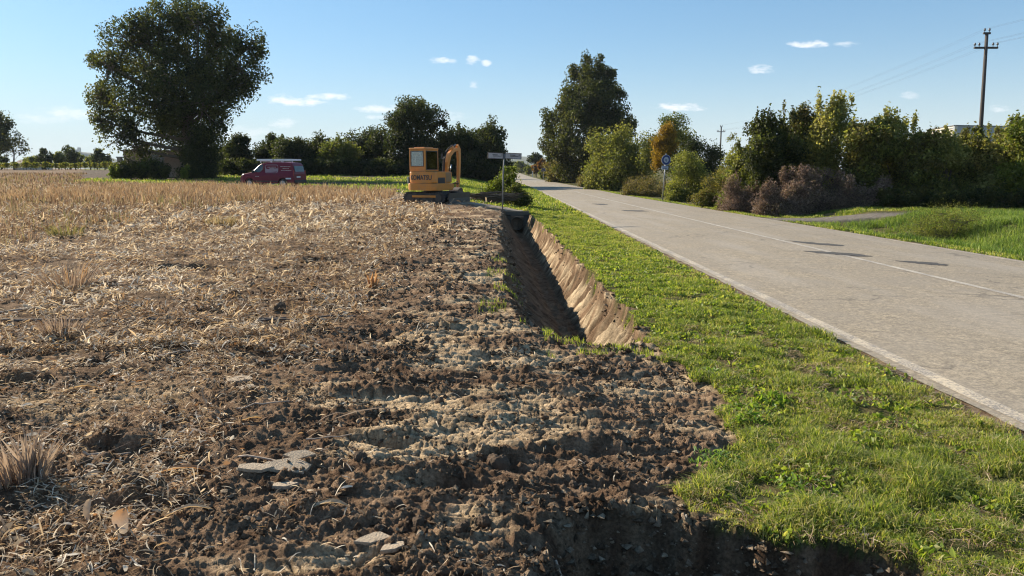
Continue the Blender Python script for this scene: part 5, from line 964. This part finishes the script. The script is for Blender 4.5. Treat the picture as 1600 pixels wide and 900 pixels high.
def side(pts2, off, name, mat, th=.012, parent=van):     # panel hugging the body side (both sides)
    for s in (-1, 1):
        b = bmesh.new(); L1 = []; L2 = []
        for x_, z_ in pts2:
            w_ = width(z_); L1.append(b.verts.new((x_, s*(w_+off), z_))); L2.append(b.verts.new((x_, s*(w_+off-th), z_)))
        b.faces.new(L1); b.faces.new(L2[::-1]); n2 = len(L1)
        for i in range(n2): b.faces.new((L1[i], L2[i], L2[(i+1) % n2], L1[(i+1) % n2]))
        bmesh.ops.recalc_face_normals(b, faces=b.faces[:]); me = bpy.data.meshes.new(name); b.to_mesh(me); b.free(); me.materials.append(mat); o_ = bpy.data.objects.new(name, me); COL.objects.link(o_); o_.parent = parent
M_VG = simple('tinted_glass', (.045, .06, .07), .08, dirt=.05, spec=.9)
side([(-1.18, 1.13), (-.55, 1.12), (-.36, 1.30), (-.30, 1.66), (-.58, 1.62)], .012, 'side_window', M_VG)
rr_ = [(-.02+.13*math.cos(a_)+dx, 1.34+.20*math.sin(a_)+dz) for dx, dz, a0 in ((.80, .12, 0), (0, .12, 90), (0, -.08, 180), (.80, -.08, 270)) for a_ in np.radians(np.linspace(a0, a0+90, 6))]
side(rr_, .010, 'window_moulding', simple('moulding', (.32, .22, .24), .4)); inn = [(.38+(x_-.38)*.94, 1.36+(z_-1.36)*.88) for x_, z_ in rr_]; side(inn, .014, 'window_panel', M_RED)
for (xa_, xb_, z_) in ((.06, .74, 1.46), (.18, .62, 1.36), (.14, .68, 1.27), (1.10, 1.90, 1.50), (1.28, 1.76, 1.36), (1.14, 1.96, 1.22), (-.9, -.6, .80)):
    q = xa_; r2 = np.random.RandomState(int(z_*100)+int(xa_*10))
    while q < xb_-.05:
        l_ = r2.uniform(.05, .14); side([(q, z_), (min(q+l_, xb_), z_), (min(q+l_, xb_), z_+.045), (q, z_+.045)], .018, 'lettering', M_TEXT, .004); q += l_+.03
for xs_ in (-.22, .98): side([(xs_, .5), (xs_+.014, .5), (xs_+.014, 1.62), (xs_, 1.62)], .004, 'door_seam', M_TRIMV, .01)
side([(-1.0, .44), (.9, .44), (.9, .52), (-1.0, .52)], .015, 'sill_trim', M_TRIMV, .02); side([(.55, .98), (.72, .98), (.72, 1.02), (.55, 1.02)], .03, 'door_handle', M_TRIMV, .03)
ws = MB(); ws.prism([(-1.30, 1.145), (-.66, 1.66), (-.64, 1.65), (-1.28, 1.13)], -.70, .70, 'y'); ws.build('windscreen', M_VG, van)
MB().box((2.14, 0, 1.36), (.03, 1.3, .42), Matrix.Rotation(R(-11), 3, 'Y')).build('rear_window', M_VG, van)
MB().box((2.2, 0, .46), (.10, 1.66, .22), bev=.03).build('rear_bumper', M_TRIMV, van); MB().box((-2.2, 0, .46), (.12, 1.64, .24), bev=.04).build('front_bumper', M_TRIMV, van)
MB().box((2.215, -.25, .78), (.015, .52, .11)).build('number_plate', M_WHT, van); side([(1.55, .62), (1.98, .62), (1.98, .72), (1.55, .72)], .02, 'white_panel', M_WHT, .01)
for s in (-1, 1):
    MB().box((2.15, s*.80, 1.02), (.06, .12, .46), bev=.02).build('tail_lamp', simple('tail_red', (.3, .02, .02), .3), van); MB().box((-2.05, s*.70, .84), (.20, .26, .14), bev=.05).build('headlight', M_VG, van)
    MB().box((-1.02, s*1.0, 1.16), (.12, .16, .2), bev=.03).build('mirror', M_TRIMV, van)
    for c_ in (-1.42, 1.30):
        b = MB(); b.tube([(c_, s*.72, .32), (c_, s*.74, .32), (c_, s*.89, .32), (c_, s*.91, .32)], [.29, .32, .32, .29], 24); wv = b.build('wheel', M_RUB, van, False); b = MB(); b.tube([(c_, s*.85, .32), (c_, s*.915, .32)], .2, 20)
        for k in range(5): a_ = k*1.2566; b.box((c_+.1*math.cos(a_), s*.92, .32+.1*math.sin(a_)), (.04, .012, .04))
        b.build('rim', simple('rim_alloy', (.4, .4, .4), .4, .6), wv)
b = MB()
for s in (-.62, .62): b.box((.55, s, 2.00), (2.85, .10, .13), bev=.02)
for x_ in (-.55, .35, 1.25): b.box((x_, 0, 1.925), (.06, 1.3, .04)); b.box((x_, -.66, 1.87), (.06, .05, .14)); b.box((x_, .66, 1.87), (.06, .05, .14))
b.build('roof_rack', M_WHT, van)
MB().box((.48, -.676, 2.0), (.05, .012, .135)).build('rack_strap', M_BLK, van)

# ---------------------------------------------------------------- autumn air
m = bpy.data.materials.new('air'); m.use_nodes = True; t = NT(m.node_tree); t.n.clear(); o = t.new('ShaderNodeOutputMaterial'); pv = t.new('ShaderNodeVolumePrincipled')
pv.inputs['Color'].default_value = (.80, .90, 1, 1); pv.inputs['Density'].default_value = .00008; t.link(pv.outputs[0], o.inputs['Volume'])
hzb = MB().box((0, 1800, 60), (6400, 4200, 140)).build('haze', m); tag(hzb, 'faint blue autumn haze over the distant fields', 'haze', kind='stuff')
